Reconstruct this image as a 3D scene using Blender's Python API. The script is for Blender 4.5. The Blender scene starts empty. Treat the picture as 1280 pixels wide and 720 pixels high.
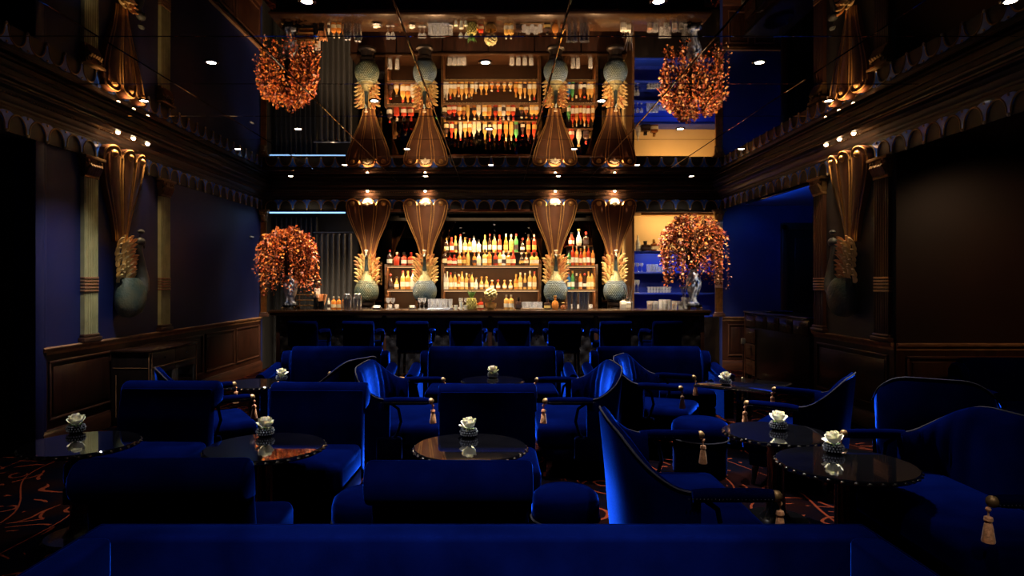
import bpy, bmesh, math, random
from mathutils import Matrix, Vector
PI = math.pi
R = random.Random(7)
C = bpy.context.scene.collection
SC = bpy.context.scene

# ---------------------------------------------------------------- camera, world, exposure
F, CX, CY, CAMZ = 815.0, 622.0, 353.0, 1.6
cam = bpy.data.cameras.new('camera'); cam.sensor_width = 36; cam.lens = F / 1280 * 36
cam.shift_x = (640 - CX) / 1280; cam.shift_y = -(360 - CY) / 1280
cam.clip_start = 0.02
camo = bpy.data.objects.new('camera', cam); C.objects.link(camo)
camo.location = (0, 0, CAMZ); camo.rotation_euler = (PI / 2, 0, 0)
SC.camera = camo
w = bpy.data.worlds.new('world'); SC.world = w; w.use_nodes = True
w.node_tree.nodes['Background'].inputs[0].default_value = (0.25, 0.35, 1, 1)
w.node_tree.nodes['Background'].inputs[1].default_value = 0.0008
SC.view_settings.view_transform = 'Standard'; SC.view_settings.look = 'None'
SC.view_settings.gamma = 1; SC.view_settings.use_curve_mapping = False
SC.view_settings.exposure = 0.0
DOWN_W, SPOT_W, SHELF_W = 700.0, 900.0, 34.0

def px(x, y, Y):                                    # a pixel of the photograph at distance Y
    return Vector(((x - CX) / F * Y, Y, CAMZ - (y - CY) / F * Y))
def pxX(x, Y): return (x - CX) / F * Y
def pxZ(y, Y): return CAMZ - (y - CY) / F * Y

# ---------------------------------------------------------------- materials
MATS = {}
def mat(name, col, rough=0.5, metal=0.0, sheen=0.0, sheen_tint=None, var=0.0, vscale=8.0, bump=0.0, bscale=60.0,
        emit=None, es=0.0, trans=0.0, coat=0.0, spec=0.5, col2=None, aniso=0, sheen_rough=0.3):
    if name in MATS: return MATS[name]
    m = bpy.data.materials.new(name); m.use_nodes = True
    nt = m.node_tree; b = nt.nodes['Principled BSDF']
    b.inputs['Base Color'].default_value = (*col, 1)
    b.inputs['Roughness'].default_value = rough; b.inputs['Metallic'].default_value = metal
    b.inputs['Specular IOR Level'].default_value = spec
    b.inputs['Coat Weight'].default_value = coat; b.inputs['Coat Roughness'].default_value = 0.05
    b.inputs['Transmission Weight'].default_value = trans
    if sheen:
        b.inputs['Sheen Weight'].default_value = sheen; b.inputs['Sheen Roughness'].default_value = sheen_rough
        b.inputs['Sheen Tint'].default_value = (*(sheen_tint or (1, 1, 1)), 1)
    if emit:
        b.inputs['Emission Color'].default_value = (*emit, 1); b.inputs['Emission Strength'].default_value = es
    if var or bump:
        tc = nt.nodes.new('ShaderNodeTexCoord')
    if var:
        n = nt.nodes.new('ShaderNodeTexNoise'); n.inputs['Scale'].default_value = vscale; n.inputs['Detail'].default_value = 4
        nt.links.new(tc.outputs['Object'], n.inputs['Vector'])
        r = nt.nodes.new('ShaderNodeValToRGB'); r.color_ramp.elements[0].position = .3; r.color_ramp.elements[1].position = .7
        c2 = col2 or tuple(c * (1 + var) for c in col)
        c1 = col if col2 else tuple(c * (1 - var) for c in col)
        r.color_ramp.elements[0].color = (*c1, 1); r.color_ramp.elements[1].color = (*c2, 1)
        nt.links.new(n.outputs['Fac'], r.inputs[0]); nt.links.new(r.outputs[0], b.inputs['Base Color'])
    if bump:
        n = nt.nodes.new('ShaderNodeTexNoise'); n.inputs['Scale'].default_value = bscale; n.inputs['Detail'].default_value = 3
        nt.links.new(tc.outputs['Object'], n.inputs['Vector'])
        bp = nt.nodes.new('ShaderNodeBump'); bp.inputs['Strength'].default_value = bump; bp.inputs['Distance'].default_value = 0.01
        nt.links.new(n.outputs['Fac'], bp.inputs['Height']); nt.links.new(bp.outputs[0], b.inputs['Normal'])
    MATS[name] = m
    return m

def wood(name, c1, c2, rough=.35, axis=2):
    if name in MATS: return MATS[name]
    m = mat(name, c1, rough, coat=.3)
    nt = m.node_tree; b = nt.nodes['Principled BSDF']
    tc = nt.nodes.new('ShaderNodeTexCoord'); mp = nt.nodes.new('ShaderNodeMapping')
    s = [14, 14, 14]; s[axis] = 1.2; mp.inputs['Scale'].default_value = s
    n = nt.nodes.new('ShaderNodeTexNoise'); n.inputs['Scale'].default_value = 2.2; n.inputs['Detail'].default_value = 6; n.inputs['Distortion'].default_value = .7
    r = nt.nodes.new('ShaderNodeValToRGB')
    r.color_ramp.elements[0].position = .32; r.color_ramp.elements[1].position = .7
    r.color_ramp.elements[0].color = (*c1, 1); r.color_ramp.elements[1].color = (*c2, 1)
    nt.links.new(tc.outputs['Object'], mp.inputs[0]); nt.links.new(mp.outputs[0], n.inputs['Vector'])
    nt.links.new(n.outputs['Fac'], r.inputs[0]); nt.links.new(r.outputs[0], b.inputs['Base Color'])
    return m

def carpet():
    m = bpy.data.materials.new('scroll carpet'); m.use_nodes = True; nt = m.node_tree; L = nt.links.new
    b = nt.nodes['Principled BSDF']; b.inputs['Roughness'].default_value = .95; b.inputs['Specular IOR Level'].default_value = .1
    tc = nt.nodes.new('ShaderNodeTexCoord')
    nz = nt.nodes.new('ShaderNodeTexNoise'); nz.inputs['Scale'].default_value = 1.7; nz.inputs['Detail'].default_value = 1
    L(tc.outputs['Object'], nz.inputs['Vector'])
    mx = nt.nodes.new('ShaderNodeMixRGB'); mx.blend_type = 'LINEAR_LIGHT'; mx.inputs[0].default_value = .22
    L(tc.outputs['Object'], mx.inputs[1]); L(nz.outputs['Color'], mx.inputs[2])
    b.inputs['Specular IOR Level'].default_value = 0
    v = nt.nodes.new('ShaderNodeTexVoronoi'); v.voronoi_dimensions = '2D'; v.inputs['Scale'].default_value = 2.1
    L(mx.outputs[0], v.inputs['Vector'])
    def math_(op, a, bv=None):
        n = nt.nodes.new('ShaderNodeMath'); n.operation = op
        for i, q in enumerate((a, bv)):
            if q is None: continue
            if isinstance(q, (int, float)): n.inputs[i].default_value = q
            else: L(q, n.inputs[i])
        return n.outputs[0]
    d = math_('MULTIPLY', v.outputs['Distance'], 3.6)
    fr = math_('FRACT', d)
    ln = math_('LESS_THAN', math_('ABSOLUTE', math_('SUBTRACT', fr, .5)), .075)
    n2 = nt.nodes.new('ShaderNodeTexNoise'); n2.inputs['Scale'].default_value = 3.1; L(tc.outputs['Object'], n2.inputs['Vector'])
    mask = math_('GREATER_THAN', n2.outputs['Fac'], .5)
    fac = math_('MULTIPLY', ln, mask)
    # second family of long stems
    wv = nt.nodes.new('ShaderNodeTexWave'); wv.inputs['Scale'].default_value = .35; wv.inputs['Distortion'].default_value = 9; wv.inputs['Detail'].default_value = 1
    L(tc.outputs['Object'], wv.inputs['Vector'])
    st = math_('LESS_THAN', math_('ABSOLUTE', math_('SUBTRACT', wv.outputs['Fac'], .5)), .022)
    fac = math_('MAXIMUM', fac, st)
    n3 = nt.nodes.new('ShaderNodeTexNoise'); n3.inputs['Scale'].default_value = 2.0; L(tc.outputs['Object'], n3.inputs['Vector'])
    r = nt.nodes.new('ShaderNodeValToRGB'); r.color_ramp.elements[0].position = .42; r.color_ramp.elements[1].position = .6
    r.color_ramp.elements[0].color = (.0008, .0008, .002, 1); r.color_ramp.elements[1].color = (.003, .001, .001, 1)
    L(n3.outputs['Fac'], r.inputs[0])
    m2 = nt.nodes.new('ShaderNodeMixRGB'); L(fac, m2.inputs[0]); L(r.outputs[0], m2.inputs[1]); m2.inputs[2].default_value = (.055, .011, .005, 1)
    L(m2.outputs[0], b.inputs['Base Color'])
    return m

BLUE = (.006, .016, .19)
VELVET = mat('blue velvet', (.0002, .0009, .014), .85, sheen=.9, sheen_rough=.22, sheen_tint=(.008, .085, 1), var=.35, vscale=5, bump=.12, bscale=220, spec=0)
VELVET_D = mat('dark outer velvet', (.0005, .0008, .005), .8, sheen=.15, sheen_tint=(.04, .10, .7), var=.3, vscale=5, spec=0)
PIPE = mat('pale piping', (.016, .016, .024), .9, spec=.05, var=.1)
LACQ = mat('black lacquer', (.004, .004, .005), .12, coat=.5, var=.2)
GLASSTOP = mat('black glass', (.0025, .0025, .0035), .035, coat=1, spec=.8, var=.2)
CHROME = mat('worn chrome', (.42, .40, .38), .18, 1, var=.15, vscale=30)
BRASS = mat('aged brass', (.55, .30, .10), .35, 1, var=.25, vscale=20)
GOLD = mat('gilt carving', (.85, .56, .20), .42, .45, var=.3, vscale=14, bump=.2)
GILT_D = mat('dull gilt edging', (.20, .115, .045), .45, .6, var=.3, vscale=20)
COPPER = mat('copper brown enamel', (.13, .050, .024), .38, .15, coat=.15, var=.3, vscale=4)
WOODD = wood('dark mahogany', (.012, .0045, .003), (.038, .013, .007))
WOODH = wood('mahogany lengthwise', (.012, .0045, .003), (.042, .014, .007), axis=1)
WOODX = wood('mahogany crosswise', (.014, .005, .003), (.046, .015, .008), axis=0)
EBONY = wood('ebonised wood', (.004, .003, .003), (.011, .007, .006), .3)
BLUEWALL = mat('dark blue silk wall', (.0012, .0075, .08), .55, var=.22, vscale=1.3, bump=.1, bscale=160)
BROWNWALL = mat('brown leather wall', (.0135, .0045, .0023), .42, var=.3, vscale=1.5, bump=.1, bscale=90)
GREYWALL = mat('slate grey panel', (.016, .017, .020), .6, var=.15, vscale=2)
BLACKWALL = mat('matte black paint', (.004, .004, .005), .7, var=.2)
MIRROR = mat('bronze black mirror', (.46, .37, .28), .015, 1, var=.03, vscale=1.5)
DMIRROR = mat('smoked back mirror', (.10, .085, .075), .02, 1, var=.04, vscale=2)
JOINT = mat('mirror joint', (.03, .022, .015), .4, .6, var=.2)
TRIMBLUE = mat('frieze blue enamel', (.03, .15, .85), .3, coat=.3, var=.2, vscale=20)
FRIEZE = mat('frieze lunette', (.009, .006, .004), .5, .0, var=.3, vscale=9)
CREAM = mat('cream wall paint', (.78, .56, .26), .7, var=.05, vscale=2)
SHELFBLUE = mat('royal blue shelf paint', (.01, .035, .42), .4, var=.12, vscale=3)
CURT = mat('grey velvet curtain', (.035, .031, .029), .8, sheen=.15, var=.2, vscale=3)
CURTD = mat('black curtain', (.006, .006, .007), .85, sheen=.1, var=.2)
PIL = mat('pale green gilt pilaster', (.46, .45, .24), .45, .25, var=.2, vscale=6)
PILW = wood('brown pilaster', (.035, .014, .009), (.075, .032, .018))
TASSEL = mat('copper silk tassel', (.52, .23, .10), .6, sheen=.4, var=.3, vscale=60, bump=.5, bscale=150)
ROSE = mat('ivory rose petal', (.96, .92, .74), .6, var=.05, vscale=30)
ROSE.node_tree.nodes['Principled BSDF'].inputs['Subsurface Weight'].default_value = .5
ROSE.node_tree.nodes['Principled BSDF'].inputs['Subsurface Radius'].default_value = (.02, .018, .012)
LEAFG = mat('green leaf', (.10, .22, .05), .5, var=.3, vscale=20)
HOLDER = mat('cut black crystal', (.012, .014, .025), .04, coat=1, spec=1, var=.2)
CRYST = mat('crystal bead', (.55, .6, .7), .08, .6, var=.1)
SCALE = mat('peacock scales', (.022, .048, .044), .4, .25, var=.5, vscale=7, col2=(.10, .10, .055))
SCALEB = mat('blue peacock body', (.010, .05, .13), .4, .25, var=.5, vscale=4, col2=(.09, .10, .06))
NECKM = mat('dark peacock neck', (.035, .05, .05), .4, .2, var=.4, vscale=12)
CHEST = mat('gilded chest scales', (.20, .17, .075), .4, .3, var=.35, vscale=40, bump=.7, bscale=70)
FEA = mat('gilt feather', (.74, .50, .20), .42, .2, var=.3, vscale=10)
FEB = mat('rose gilt feather', (.52, .24, .10), .42, .2, var=.3, vscale=10)
PORC = mat('blue and white porcelain', (.85, .88, .92), .15, coat=.6, var=1, vscale=16, col2=(.03, .12, .45))
LEAVES = [mat('russet leaf', (.40, .075, .014), .42, var=.35, vscale=20), mat('amber leaf', (.66, .21, .035), .4, var=.3, vscale=20),
          mat('dark red leaf', (.17, .028, .014), .45, var=.35, vscale=20), mat('pale copper leaf', (.60, .30, .12), .4, var=.3, vscale=20)]
STEMM = mat('brown stem', (.06, .03, .015), .7, var=.2)
STEEL = mat('brushed steel', (.66, .68, .74), .27, 1, var=.1, vscale=30)
CLEARG = mat('clear glass', (.95, .96, .98), .03, trans=.75, coat=.5, var=.02)
LENS = mat('lamp lens', (1, .9, .75), .5, emit=(1, .86, .66), es=28, var=.02)
LENSW = mat('spot lens', (1, .8, .55), .5, emit=(1, .72, .42), es=26, var=.02)
LEDB = mat('blue white led strip', (.3, .5, 1), .5, emit=(.25, .5, 1), es=2.2, var=.02)
LEDW = mat('warm led strip', (1, .7, .4), .5, emit=(1, .62, .30), es=2.0, var=.02)
WHITE = mat('white enamel', (.75, .73, .68), .4, var=.05)
PAPERL = [mat('cream paper label', (.85, .72, .45), .6, var=.12, vscale=60), mat('white paper label', (.88, .82, .68), .6, var=.1, vscale=60),
          mat('dark paper label', (.05, .03, .03), .5, var=.3, vscale=60), mat('gold paper label', (.75, .5, .14), .4, .3, var=.2, vscale=60)]
LIQ = {'amber': (.62, .21, .04), 'red': (.45, .045, .02), 'golden': (.80, .45, .12), 'clear': (.80, .74, .62), 'dark': (.05, .025, .018),
       'green': (.08, .30, .09), 'blue': (.03, .16, .42), 'brown': (.24, .075, .025)}
LIQM = {k: mat(k + ' bottle glass', v, .07, trans=.15, coat=.6, var=.15, vscale=20) for k, v in LIQ.items()}
CAPM = [mat('black cap', (.012, .012, .012), .35, var=.2), mat('gold cap', (.7, .42, .12), .3, .8, var=.2), mat('red cap', (.4, .03, .02), .4, var=.2), mat('pale stopper', (.7, .6, .45), .4, var=.2)]

# ---------------------------------------------------------------- mesh helpers
class MB:
    def __init__(s): s.v = []; s.f = []; s.mi = []; s.m = 0
    def add(s, vs, fs, M=None):
        o = len(s.v)
        s.v += [tuple(M @ Vector(p)) if M is not None else tuple(p) for p in vs]
        s.f += [tuple(i + o for i in f) for f in fs]; s.mi += [s.m] * len(fs)
        return s
    def box(s, c, d, M=None, bev=0, seg=2):
        if bev:
            bm = bmesh.new(); bmesh.ops.create_cube(bm, size=1)
            for q in bm.verts: q.co = Vector((q.co.x * d[0] + c[0], q.co.y * d[1] + c[1], q.co.z * d[2] + c[2]))
            bmesh.ops.bevel(bm, geom=list(bm.edges), offset=bev, segments=seg, profile=.5, affect='EDGES')
            bm.verts.index_update()
            s.add([q.co[:] for q in bm.verts], [[q.index for q in f.verts] for f in bm.faces], M); bm.free(); return s
        x, y, z = c; a, b, e = d[0] / 2, d[1] / 2, d[2] / 2
        vs = [(x + i * a, y + j * b, z + k * e) for k in (-1, 1) for j in (-1, 1) for i in (-1, 1)]
        return s.add(vs, [(0, 2, 3, 1), (4, 5, 7, 6), (0, 1, 5, 4), (2, 6, 7, 3), (0, 4, 6, 2), (1, 3, 7, 5)], M)
    def b2(s, lo, hi, **k):
        return s.box([(lo[i] + hi[i]) / 2 for i in range(3)], [abs(hi[i] - lo[i]) for i in range(3)], **k)
    def lathe(s, prof, n=16, c=(0, 0, 0), M=None, a0=0, a1=2 * PI, sq=1.0, sy=1.0):
        full = abs(a1 - a0 - 2 * PI) < 1e-6
        k = n if full else n + 1; vs = []; fs = []
        for r, z in prof:
            for i in range(k):
                a = a0 + (a1 - a0) * i / n
                ca, sa = math.cos(a), math.sin(a)
                if sq != 1: ca = math.copysign(abs(ca) ** sq, ca); sa = math.copysign(abs(sa) ** sq, sa)
                vs.append((c[0] + r * ca, c[1] + r * sa * sy, c[2] + z))
        for j in range(len(prof) - 1):
            for i in range(n):
                i2 = (i + 1) % k
                fs.append((j * k + i, j * k + i2, (j + 1) * k + i2, (j + 1) * k + i))
        if full:
            if prof[0][0] > 1e-5: fs.append(tuple(range(k))[::-1])
            if prof[-1][0] > 1e-5: fs.append(tuple((len(prof) - 1) * k + i for i in range(k)))
        return s.add(vs, fs, M)
    def tube(s, pts, r, n=8, M=None, closed=False):
        pts = [Vector(p) for p in pts]; N = len(pts); rs = r if isinstance(r, (list, tuple)) else [r] * N
        vs = []; fs = []; up = None
        for i in range(N):
            a = pts[(i - 1) % N] if (closed or i > 0) else pts[i]; b = pts[(i + 1) % N] if (closed or i < N - 1) else pts[i]
            t = (b - a).normalized()
            if up is None: up = Vector((0, 0, 1)) if abs(t.z) < .9 else Vector((1, 0, 0))
            sd = t.cross(up)
            if sd.length < 1e-4: sd = t.cross(Vector((0, 1, 0)))
            sd.normalize(); up = sd.cross(t).normalized()
            for q in range(n):
                an = 2 * PI * q / n
                vs.append(pts[i] + (sd * math.cos(an) + up * math.sin(an)) * rs[i])
        for i in range(N if closed else N - 1):
            for q in range(n):
                q2 = (q + 1) % n; j = (i + 1) % N
                fs.append((i * n + q, i * n + q2, j * n + q2, j * n + q))
        if not closed:
            fs.append(tuple(range(n))[::-1]); fs.append(tuple((N - 1) * n + q for q in range(n)))
        return s.add(vs, fs, M)
    def ball(s, c, r, n=10, M=None, sc=(1, 1, 1)):
        pr = []; h = max(4, n // 2); vs = []; fs = []
        for j in range(h + 1):
            t = PI * j / h
            for i in range(n):
                a = 2 * PI * i / n
                vs.append((c[0] + r * sc[0] * math.sin(t) * math.cos(a), c[1] + r * sc[1] * math.sin(t) * math.sin(a), c[2] - r * sc[2] * math.cos(t)))
        for j in range(h):
            for i in range(n):
                i2 = (i + 1) % n
                fs.append((j * n + i, j * n + i2, (j + 1) * n + i2, (j + 1) * n + i))
        return s.add(vs, fs, M)
    def loft(s, rings, M=None, cap=True, wrap=True):
        n = len(rings[0]); vs = [p for r in rings for p in r]; fs = []
        for j in range(len(rings) - 1):
            for i in range(n if wrap else n - 1):
                i2 = (i + 1) % n
                fs.append((j * n + i, j * n + i2, (j + 1) * n + i2, (j + 1) * n + i))
        if cap and wrap:
            fs.append(tuple(range(n))[::-1]); fs.append(tuple((len(rings) - 1) * n + i for i in range(n)))
        return s.add(vs, fs, M)
    def prism_x(s, prof, x0, x1, rnd=0.0, M=None):   # closed (y,z) outline swept along x with softened ends
        cy = sum(p[0] for p in prof) / len(prof); n = len(prof)
        def inset(d):
            if d == 0: return prof
            out = []
            for i in range(n):
                a = Vector(prof[i - 1]); b = Vector(prof[i]); c = Vector(prof[(i + 1) % n])
                t = (c - a); nn = Vector((-t.y, t.x))
                if nn.length < 1e-9: out.append(tuple(b)); continue
                nn.normalize(); out.append(tuple(b + nn * d))
            return out
        ar = sum(prof[i - 1][0] * prof[i][1] - prof[i][0] * prof[i - 1][1] for i in range(n))
        if ar < 0: prof = prof[::-1]
        if rnd:
            st = [(x0, .8), (x0 + .12 * rnd, .45), (x0 + .45 * rnd, .13), (x0 + rnd, 0), (x1 - rnd, 0), (x1 - .45 * rnd, .13), (x1 - .12 * rnd, .45), (x1, .8)]
        else: st = [(x0, 0), (x1, 0)]
        rings = [[(x, p[0], p[1]) for p in inset(k * rnd)] for x, k in st]
        return s.loft(rings, M)
    def mesh(s, name, mats, smooth=40):
        me = bpy.data.meshes.new(name); me.from_pydata(s.v, [], s.f)
        for m in (mats if isinstance(mats, (list, tuple)) else [mats]): me.materials.append(m)
        me.polygons.foreach_set('material_index', s.mi)
        if smooth:
            bm = bmesh.new(); bm.from_mesh(me); bmesh.ops.recalc_face_normals(bm, faces=bm.faces); bm.to_mesh(me); bm.free()
            me.polygons.foreach_set('use_smooth', [True] * len(me.polygons))
            me.set_sharp_from_angle(angle=math.radians(smooth))
        me.update(); return me

def O(name, me, parent=None, loc=(0, 0, 0), rot=(0, 0, 0), sc=None, label=None, kind=None):
    o = bpy.data.objects.new(name, me); C.objects.link(o)
    o.location = loc; o.rotation_euler = rot
    if sc: o.scale = sc
    if parent: o.parent = parent
    if label: o['label'] = label
    if kind: o['kind'] = kind
    return o
def B(name, mb, m, parent=None, loc=(0, 0, 0), rot=(0, 0, 0), smooth=40, label=None, kind=None):
    return O(name, mb.mesh(name, m, smooth), parent, loc, rot, None, label, kind)
def T(name, label, cat, loc=(0, 0, 0), rz=0, group=None):
    o = bpy.data.objects.new(name, None); C.objects.link(o); o.empty_display_size = .1
    o.location = loc; o.rotation_euler = (0, 0, rz); o['label'] = label; o['category'] = cat
    if group: o['group'] = group
    return o
def S(o): o['kind'] = 'structure'; return o
def tag(o, label, cat, group=None):
    o['label'] = label; o['category'] = cat
    if group: o['group'] = group
    return o
def light(name, kind, loc, energy, col, parent=None, rot=(0, 0, 0), **k):
    l = bpy.data.lights.new(name, kind); l.energy = energy; l.color = col
    for a, b in k.items(): setattr(l, a, b)
    o = bpy.data.objects.new(name, l); C.objects.link(o); o.location = loc; o.rotation_euler = rot
    if parent: o.parent = parent
    return o
ORD = ['first', 'second', 'third', 'fourth', 'fifth', 'sixth', 'seventh', 'eighth', 'ninth', 'tenth', 'eleventh', 'twelfth', 'thirteenth', 'fourteenth',
       'fifteenth', 'sixteenth', 'seventeenth', 'eighteenth', 'nineteenth', 'twentieth', 'twenty-first', 'twenty-second', 'twenty-third']

XL, XR, YB, ZC = -4.33, 4.10, 11.9, 3.40

# ---------------------------------------------------------------- the setting
S(B('floor', MB().b2((-6.2, -2.2, -.1), (8.2, 14, 0)), carpet(), smooth=0))
ceil = S(B('ceiling', MB().b2((-6.2, -2.2, ZC + .012), (8.2, 14, ZC + .12)), JOINT, smooth=0))
# mirror panels
PX = [XL - .02] + [-.1 + 1.13 * (k + .5) for k in range(-4, 4)]
PX = [x for x in PX if x < XR - .05]; PX[0] = XL; PX = sorted(set(PX)) + [XR]
PX = [XL] + [x for x in PX if XL + .2 < x < XR - .2] + [XR]
PYs = [4.77 + 1.144 * k for k in range(-5, 7)] + [YB]
PYs = [y for y in PYs if y < YB - .2] + [YB]
for j in range(len(PYs) - 1):
    for i in range(len(PX) - 1):
        x0, x1, y0, y1 = PX[i] + .004, PX[i + 1] - .004, PYs[j] + .004, PYs[j + 1] - .004
        a, b = (x1 - x0) / 2, (y1 - y0) / 2
        mb = MB(); g = .006
        mb.add([(-a, -b, .012), (a, -b, .012), (a, b, .012), (-a, b, .012), (-a, -b, .004), (a, -b, .004), (a, b, .004), (-a, b, .004),
                (-a + g, -b + g, 0), (a - g, -b + g, 0), (a - g, b - g, 0), (-a + g, b - g, 0)],
               [(8, 11, 10, 9), (4, 8, 9, 5), (5, 9, 10, 6), (6, 10, 11, 7), (7, 11, 8, 4), (0, 4, 5, 1), (1, 5, 6, 2), (2, 6, 7, 3), (3, 7, 4, 0)])
        B('mirror_panel', mb, MIRROR, ceil, ((x0 + x1) / 2, (y0 + y1) / 2, ZC), (R.gauss(0, .0009), R.gauss(0, .0009), 0), smooth=0)

def wainscot(parent, p0, p1, nrm, n):
    """raised dado panels, rail, skirting along a wall from p0 to p1 (xy); nrm points into the room"""
    p0, p1, nn = Vector((*p0, 0)), Vector((*p1, 0)), Vector((*nrm, 0))
    L = (p1 - p0).length; t = (p1 - p0).normalized()
    M = Matrix((( t.x, -nn.x, 0, p0.x), (t.y, -nn.y, 0, p0.y), (0, 0, 1, 0), (0, 0, 0, 1)))
    # local x along wall, local -y into the room
    rail = MB().prism_x([(0, .90), (-.012, .90), (-.015, .925), (-.03, .935), (-.045, .955), (-.045, .968), (-.02, .975), (0, .975)], 0, L, M=M)
    B('dado_rail', rail, BRASSW, parent)
    B('skirting', MB().prism_x([(0, 0), (-.04, 0), (-.04, .13), (-.025, .155), (-.02, .17), (0, .18)], 0, L, M=M), WOODX if abs(t.x) > .5 else WOODH, parent)
    st = .10; wpan = (L - st * (n + 1)) / n
    B('field_board', MB().b2((0, -.006, .18), (L, 0, .90), M=M), WOODD, parent)
    for i in range(n):
        a = st + i * (wpan + st); b = a + wpan
        mb = MB()
        for lo, hi in (((a, .26), (b, .285)), ((a, .815), (b, .84)), ((a, .285), (a + .025, .815)), ((b - .025, .285), (b, .815))):
            mb.b2((lo[0], -.026, lo[1]), (hi[0], -.006, hi[1]), M=M, bev=.006)
        B('panel_moulding', mb, WOODM, parent)
        B('panel', MB().b2((a + .06, -.016, .32), (b - .06, -.006, .78), M=M, bev=.004), WOODD, parent)
BRASSW = mat('gilded dado wood', (.30, .16, .08), .4, .25, var=.3, vscale=10, coat=.2)
WOODM = mat('moulding mahogany', (.05, .022, .014), .3, coat=.4, var=.3, vscale=8)

# left wall
WL0 = 6.17
wl = S(B('wall_left', MB().b2((XL - .25, WL0, 0), (XL, YB + .1, ZC)), BLUEWALL, smooth=0))
wainscot(wl, (XL, WL0), (XL, YB), (1, 0), 5)
wd = S(B('wall_doorway', MB().b2((XL - .75, -2.2, 0), (XL - .6, WL0, ZC)), BLACKWALL, smooth=0))
B('lintel', MB().b2((XL - .6, -2.2, 2.93), (XL, WL0, ZC)), BLACKWALL, wd, smooth=0)
B('return_jamb', MB().b2((XL - .6, WL0 - .08, 0), (XL - .25, WL0, 2.93)), BLACKWALL, wd, smooth=0)
tr = S(B('trim_1', MB().b2((XL - .05, WL0 - .10, 0), (XL + .03, WL0 + .02, 2.95), bev=.01).b2((XL - .02, WL0 + .02, 0), (XL + .018, WL0 + .07, 2.95), bev=.008), BLUEWALL))
wf = S(B('wall_front', MB().b2((-6.2, -2.3, 0), (8.2, -2.2, ZC)), BLACKWALL, smooth=0))
# right: pier, recess and alcove
P0, P1 = 6.73, 8.44
wr = S(B('wall_right', MB().b2((XR, P0, 0), (XR + 1.2, P1, ZC)), GREYWALL, smooth=0))
wainscot(wr, (XR, P0), (XR, P1), (-1, 0), 1)
wa = S(B('wall_alcove', MB().b2((XR + .003, P0 - .02, 0), (8.2, P0, ZC)), BROWNWALL, smooth=0))
wainscot(wa, (XR, P0 - .02), (8.2, P0 - .02), (0, -1), 3)
S(B('wall_far_right', MB().b2((8.0, -2.2, 0), (8.2, P0 - .02, ZC)), BROWNWALL, smooth=0))
rc = S(B('ceiling_recess', MB().b2((XR + .06, P1, 3.0), (6.4, YB, 3.1)), mat('light-tinted recess ceiling', (.05, .10, .40), .6, var=.1), smooth=0))  # blue of the cove light is also put into the ceiling colour
S(B('ceiling_alcove', MB().b2((XR + .06, -2.2, 3.0), (8.0, P0 - .02, 3.1)), BROWNWALL, smooth=0))
wbr = S(B('wall_recess', MB().b2((XR, YB, 0), (6.4, YB + .15, 3.0)), BLUEWALL, smooth=0))
wainscot(wbr, (XR, YB), (5.15, YB), (0, -1), 2)
S(B('wall_recess_side', MB().b2((6.3, P1, 0), (6.4, YB, 3.0)), BLACKWALL, smooth=0))
d1 = S(B('door_1', MB().b2((5.25, YB - .05, 0), (6.2, YB - .005, 2.55)), EBONY))
fr = MB()
fr.b2((5.16, YB - .09, 0), (5.26, YB - .0, 2.65), bev=.01); fr.b2((5.16, YB - .09, 2.55), (6.28, YB - .0, 2.68), bev=.01)
B('door_frame', fr, WOODD, d1)
for z0, z1 in ((.2, 1.0), (1.2, 2.4)):
    B('door_panel', MB().b2((5.4, YB - .065, z0), (6.1, YB - .05, z1), bev=.008), EBONY, d1)
# back wall of the bar niche
YN = 12.85
wb = S(B('wall_back', MB().b2((-6, YN, 0), (6.4, YN + .15, ZC)), BLACKWALL, smooth=0))
hd = S(B('wall_header', MB().b2((XL, YB, 2.89), (XR, YB + .12, ZC)), BLACKWALL, smooth=0))
B('copper_moulding', MB().prism_x([(YB, 2.885), (YB - .05, 2.885), (YB - .055, 2.90), (YB - .035, 2.915), (YB - .03, 2.935), (YB, 2.94)], pxX(470, YB), pxX(790, YB)), mat('copper moulding', (.24, .09, .045), .35, .3, var=.2), hd)
S(B('ceiling_niche', MB().b2((XL, YB + .12, 3.08), (XR, YN, 3.12)), BLACKWALL, smooth=0))

# cornices and friezes
prof = [(0, 3.12), (.035, 3.12), (.04, 3.145), (.06, 3.15), (.065, 3.17), (.085, 3.185), (.10, 3.22), (.13, 3.235), (.15, 3.25), (.235, 3.25), (.235, 3.27), (.215, 3.285),
        (.22, 3.30), (.255, 3.315), (.262, 3.33), (.25, 3.345), (.25, 3.385), (.27, 3.39), (.27, ZC + .01), (0, ZC + .01)]
CORN = mat('cornice wood', (.0048, .0024, .0017), .5, .0, var=.12, vscale=6, coat=.08)
EDGE = mat('cornice edge gilt', (.07, .034, .017), .4, .4, var=.25, vscale=12)
def cornice(name, pts):     # pts: list of functions offset -> (x,y)
    rings = [[(*f(o), z) for o, z in prof] for f in pts]
    c = S(B(name, MB().loft(rings), CORN, smooth=30))
    for o, z in ((.262, 3.33), (.237, 3.26), (.05, 3.147)):
        B('gilt_fillet', MB().tube([(*f(o), z) for f in pts], .006, 6), EDGE, c)
    return c
c1 = cornice('trim_2', [lambda o: (XL + o, -2.2), lambda o: (XL + o, YB - o)])
c2 = cornice('trim_3', [lambda o: (XL + o, YB - o), lambda o: (XR - o, YB - o)])
c3 = cornice('trim_4', [lambda o: (XR - o, -2.2), lambda o: (XR - o, YB - o)])
bead = MB()
for i in range(190): bead.ball((XL + .3 + i * (XR - XL - .6) / 189, YB - .118, 3.232), .011, 6)
B('bead_row', bead, GILT_D, c2, kind='stuff')
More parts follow.
